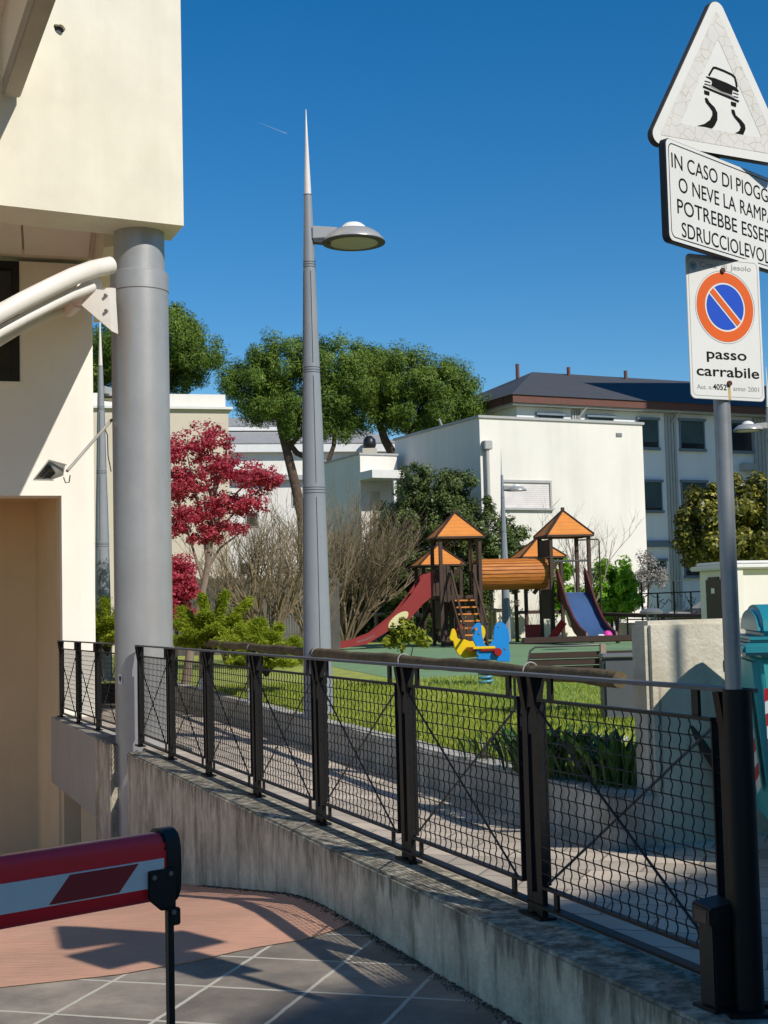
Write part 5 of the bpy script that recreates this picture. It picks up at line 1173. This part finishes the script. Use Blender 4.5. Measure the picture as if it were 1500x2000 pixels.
part('downpipe', 'trim_grey', wb, lambda b: b.tube([WBp.at((r3[0]+r3[1])/2, .2, .12), WBp.at((r3[0]+r3[1])/2, r3[2], .12)], .075, 10), True)
part('antenna', 'grey_metal', wb, lambda b: b.tube([P(866, 838, 51), P(862, 830, 51), P(857, 818, 51)], .05, 6), True)
# low annexe with porch
ax = Plane((-1.1+.0, 52), (.90, .436))
an = thing('annexe', 'low white annexe with a small porch left of the white windowless building', 'building', (-.9, 52.2, .28))
q = P(703, 888, 52.5); AP = Plane((q.x, q.y), (.90, .436)); az1 = q.z; au = AP.hit(775, 900)[0]
part('wall', 'white_wall', an, lambda b: AP.box(b, 0, au, .1, az1, -5.2, 0), True, smooth=False)
part('parapet_cap', 'trim_grey', an, lambda b: AP.box(b, -.05, au+.05, az1+.002, az1+.07, -5.25, .05), True)
c0 = AP.rect(698, 922, 768, 940)
part('porch_roof', 'white_slab', an, lambda b: AP.box(b, c0[0], c0[1], c0[2], c0[3]-.05, .003, 1.3), True)
part('porch_post', 'white_slab', an, lambda b: AP.box(b, AP.hit(742, 960)[0], AP.hit(747, 960)[0], .2, c0[2]-.002, 1.1, 1.2), True)
d0 = AP.rect(724, 960, 742, 1060); part('door', 'beige_wall', an, lambda b: AP.box(b, *d0, .003, .05), True)
# long grey roofed house
LH = Plane(tuple(P(448, 1000, 94).xy), (.985, .17))
lh = thing('long_house', 'long white two tier house with pale grey roofs behind the pines', 'house', tuple(P(600, 1200, 98)))
def lhz(px, py): return LH.hit(px, py)[1]
u0, u1 = -4.0, LH.hit(766, 900)[0]
z1_ = lhz(600, 884); z2_ = lhz(600, 868)
part('wall', 'white_wall', lh, lambda b: LH.box(b, u0, u1, 0, z1_, -9, 0), True, smooth=False)
part('eave_fascia', 'white_slab', lh, lambda b: LH.box(b, u0-.2, u1+.3, z1_+.002, z2_, -9, .55), True)
part('roof', 'roof_grey', lh, lambda b: b.hexa([LH.at(u0-.2, z2_+.002, .6), LH.at(u1+.3, z2_+.002, .6), LH.at(u1+.3, z2_+.002, -2.6), LH.at(u0-.2, z2_+.002, -2.6)], [LH.at(u0-.2, z2_+.06, .6), LH.at(u1+.3, z2_+.06, .6), LH.at(u1-1.2, z2_+1.25, -2.5), LH.at(u0-.2, z2_+1.25, -2.5)]), True, smooth=False)
u2 = LH.hit(668, 840)[0]; zu0 = z2_+1.1; zu1 = lhz(560, 836)+.12; zu2 = lhz(560, 828)+.14
part('upper_wall', 'white_wall', lh, lambda b: LH.box(b, u0, u2, zu0, zu1, -9, -2.7), True, smooth=False)
part('upper_fascia', 'white_slab', lh, lambda b: LH.box(b, u0-.2, u2+.5, zu1+.002, zu2, -9, -2.2), True)
part('upper_roof', 'roof_grey', lh, lambda b: b.hexa([LH.at(u0-.2, zu2+.002, -2.15), LH.at(u2+.55, zu2+.002, -2.15), LH.at(u2+.55, zu2+.002, -8), LH.at(u0-.2, zu2+.002, -8)], [LH.at(u0-.2, zu2+.05, -2.15), LH.at(u2+.55, zu2+.05, -2.15), LH.at(u2-.9, zu2+1.0, -5), LH.at(u0-.2, zu2+1.0, -5)]), True, smooth=False)
part('balcony_band', 'trim_grey', lh, lambda b: LH.box(b, u0, u1, lhz(560, 938), lhz(560, 929), .003, .5), True)
for (x0, y0, x1, y1) in ((466, 1098, 492, 1124), (540, 1105, 565, 1123), (570, 960, 590, 990), (480, 1000, 505, 1030)):
    rr_ = LH.rect(x0, y0, x1, y1); w_ = part('window', 'trim_grey', lh, lambda b: LH.box(b, *rr_, .003, .06), True); XF[w_.name] = XF[lh.name]
    part('pane', 'dark_glass', w_, lambda b: LH.box(b, rr_[0]+.07, rr_[1]-.07, rr_[2]+.07, rr_[3]-.07, .061, .065), True)
cq = P(722, 880, 94.0); 
ch = part('chimney', 'beige_wall', lh, lambda b: b.box(cq.x-.5, cq.x+.5, cq.y-.1, cq.y+.9, cq.z-.6, cq.z+.16), True, bevel=.02)
XF[ch.name] = XF[lh.name]
part('cowl', 'black_frame', ch, lambda b: (b.lathe([(.35, cq.z+.162), (.45, cq.z+.40), (.40, cq.z+.80), (.18, cq.z+1.02), (.01, cq.z+1.05)], (cq.x, cq.y+.4, 0), n=16)), True)
# beige building with a white upper block
BP = Plane(tuple(P(449, 1000, 40).xy), (.97, .243))
be = thing('beige_building', 'beige flat roofed building with a white upper block behind the red maple', 'building', tuple(P(380, 1200, 41)))
bz = BP.hit(400, 800)[1]
part('wall', 'beige_wall', be, lambda b: BP.box(b, -9, 0, 0, bz, -6, 0), True, smooth=False)
part('parapet_cap', 'white_slab', be, lambda b: BP.box(b, -9, .12, bz+.002, bz+.07, -6, .12), True)
part('upper_block', 'white_wall', be, lambda b: BP.box(b, -9, BP.hit(444, 785)[0], bz+.072, BP.hit(400, 770)[1]+.06, -5, -.4), True, smooth=False)
pf = thing('palisade_fence', 'dark grey vertical board fence behind the bare shrubs', 'fence', tuple(P(520, 1240, 36)))
def pali(b):
    for k in range(64):
        x = 340+k*5.1; p_ = P(x, 1200, 37); h = P(x, 1128+3*math.sin(k*2.1), 37).z; b.box(p_.x-.032, p_.x+.032, 37, 37.03, .2, h)
part('boards', 'palisade', pf, pali, True, smooth=False); part('rail', 'palisade', pf, lambda b: b.bar(P(335, 1150, 37.06), P(670, 1142, 37.06), .05, .08), True)
# pale blue school like block
SB = Plane(tuple(P(1012, 900, 62.5).xy), (.902, .432))
sb = thing('pale_blue_block', 'three storey pale blue white block with a slate roof and brown gutter at the right', 'building', tuple(P(1300, 1200, 70)))
ez = SB.hit(1012, 794)[1]; gz = SB.hit(1012, 775)[1]; UR = 30.
part('wall', 'bluewhite_wall', sb, lambda b: SB.box(b, 0, UR, .1, ez, -10, 0), True, smooth=False)
part('gutter', 'gutter_brown', sb, lambda b: (SB.box(b, -.5, UR, ez+.10, gz, -.3, .55), SB.box(b, -.55, -.3, ez+.10, gz, -10.5, -.301)), True)
part('soffit', 'trim_grey', sb, lambda b: SB.box(b, -.45, UR, ez+.002, ez+.099, -10.4, .45), True)
def hip(b):
    e0, e1 = -.6, UR; zf = gz+.002
    zr = zf+2.15
    b.add([SB.at(e0, zf, .62), SB.at(e1, zf, .62), SB.at(e1, zf, -10.6), SB.at(e0, zf, -10.6), SB.at(e0+4.6, zr, -5), SB.at(e1, zr, -5)], [(0, 1, 5, 4), (1, 2, 5), (2, 3, 4, 5), (3, 0, 4), (0, 3, 2, 1)])
part('roof', 'roof_slate', sb, hip, True, smooth=False)
for x, y in ((1070, 744), (1176, 750), (1294, 756)):
    u_, z_ = SB.hit(x, y); part('vent_pipe', 'gutter_brown', sb, lambda b: b.tube([SB.at(u_+1.2, gz+1.7, -4.6), SB.at(u_+1.2, gz+2.42, -4.6)], .09, 8), True)
def sbwin(x0, y0, x1, y1, sh=.25):
    rr_ = SB.rect(x0, y0, x1, y1); w_ = part('window', 'window_blue', sb, lambda b: (SB.box(b, rr_[0]-.1, rr_[1]+.1, rr_[3], rr_[3]+.12, .003, .16), SB.box(b, rr_[0]-.1, rr_[1]+.1, rr_[2]-.12, rr_[2], .003, .16), SB.box(b, rr_[0]-.06, rr_[0], rr_[2], rr_[3], .003, .08), SB.box(b, rr_[1], rr_[1]+.06, rr_[2], rr_[3], .003, .08)), True); XF[w_.name] = XF[sb.name]
    part('pane', 'dark_glass', w_, lambda b: SB.box(b, rr_[0], rr_[1], rr_[2], rr_[2]+(rr_[3]-rr_[2])*sh, .003, .03), True)
    part('blind', 'shade_glass', w_, lambda b: SB.box(b, rr_[0], rr_[1], rr_[2]+(rr_[3]-rr_[2])*sh+.003, rr_[3], .003, .045), True)
for a_ in ((1050, 812, 1098, 870, 0.), (1148, 816, 1196, 870, 0.), (1246, 821, 1283, 874, .2), (1328, 823, 1373, 877, .2), (1428, 827, 1466, 881, .95), (1248, 942, 1290, 997, .1), (1332, 943, 1378, 1000, .1), (1430, 946, 1475, 1002, .3), (1256, 1096, 1298, 1122, .4), (1338, 1098, 1384, 1124, .4)): sbwin(*a_)
def pil(b):
    for x0 in (1298, 1392 if False else 1298, 1475):
        pass
for x0, x1 in ((1118, 1136), (1299, 1321), (1472, 1500)):
    ua, ub_ = SB.hit(x0, 900)[0], SB.hit(x1, 900)[0]
    part('grooved_pilaster', 'trim_grey', sb, lambda b: [SB.box(b, ua+(ub_-ua)*k/4+.02, ua+(ub_-ua)*(k+1)/4-.02, .2, ez-.05, .003, .10) for k in range(4)], True, smooth=False)
    part('downpipe_bend', 'trim_grey', sb, lambda b: b.tube([SB.at((ua+ub_)/2+.35, ez+.08, .45), SB.at((ua+ub_)/2, ez-.5, .12)], .05, 8), True)
bzq = SB.hit(1290, 1062)
part('string_course', 'window_blue', sb, lambda b: SB.box(b, 6, UR, bzq[1]-.15, bzq[1]+.15, .003, .14), True)
acq = SB.rect(1443, 906, 1470, 921); part('air_conditioner', 'trim_grey', sb, lambda b: SB.box(b, *acq, .003, .35), True, bevel=.03)

# ------------------------------------------------------------------ guessed blocks out of view, placed and shaped to throw the shade
def outblock(label, K, e1, L1_, e2, L2_, H):
    th_ = thing('unseen_block', label, 'building', (K[0], K[1], -.3))
    K = Vector((K[0], K[1], 0)); e1 = Vector((*e1, 0)).normalized(); e2 = Vector((*e2, 0)).normalized()
    fp = [K, K+e1*L1_, K+e1*L1_+SV*12, K+e2*L2_+SV*12, K+e2*L2_]
    part('wall', 'beige_wall', th_, lambda b: quadprism(b, fp, -.5, H), True, smooth=False)
    part('cornice', 'white_slab', th_, lambda b: quadprism(b, [p+Vector((.02, -.02, 0)) for p in fp], H+.002, H+.18), True, smooth=False)
    for fl_ in range(int(H//3.2)):
        for k in range(int(L1_//3.2)):
            p_ = K+e1*(1.2+3.2*k); nrm = Vector((-e1.y, e1.x, 0)); nrm = nrm if nrm.dot(SV) < 0 else -nrm
            q_ = [p_+nrm*.004, p_+e1*1.3+nrm*.004, p_+e1*1.3+nrm*.05, p_+nrm*.05]
            part('window', 'dark_glass', th_, lambda b: quadprism(b, q_, .8+3.2*fl_, 2.2+3.2*fl_), True, smooth=False)
    return th_
kk = Vector((-.40, 6.08, 0))+SV*(16.33/STAN)
outblock('unseen block added behind the viewer to shade the near ground', (kk.x, kk.y), (.8, .6), 20, (-.5, -.87), 15, 15.85)
wq = SB.at(SB.hit(1243, 830)[0], 0, 0)+SV*16
outblock('tall apartment block out of the picture on the right', (wq.x, wq.y), (-SY, SX), 15, (SX, SY), 1, 28)

# contrail high in the sky
c0, c1 = P(505, 239, 2600), P(560, 261, 2600)
o = MB().tube([c0, c0*.3+c1*.7, c1], [.2, 1.0, 1.3], 8).build('contrail', 'contrail'); setp(o, 'thin faint white aircraft contrail in the blue sky', 'contrail')
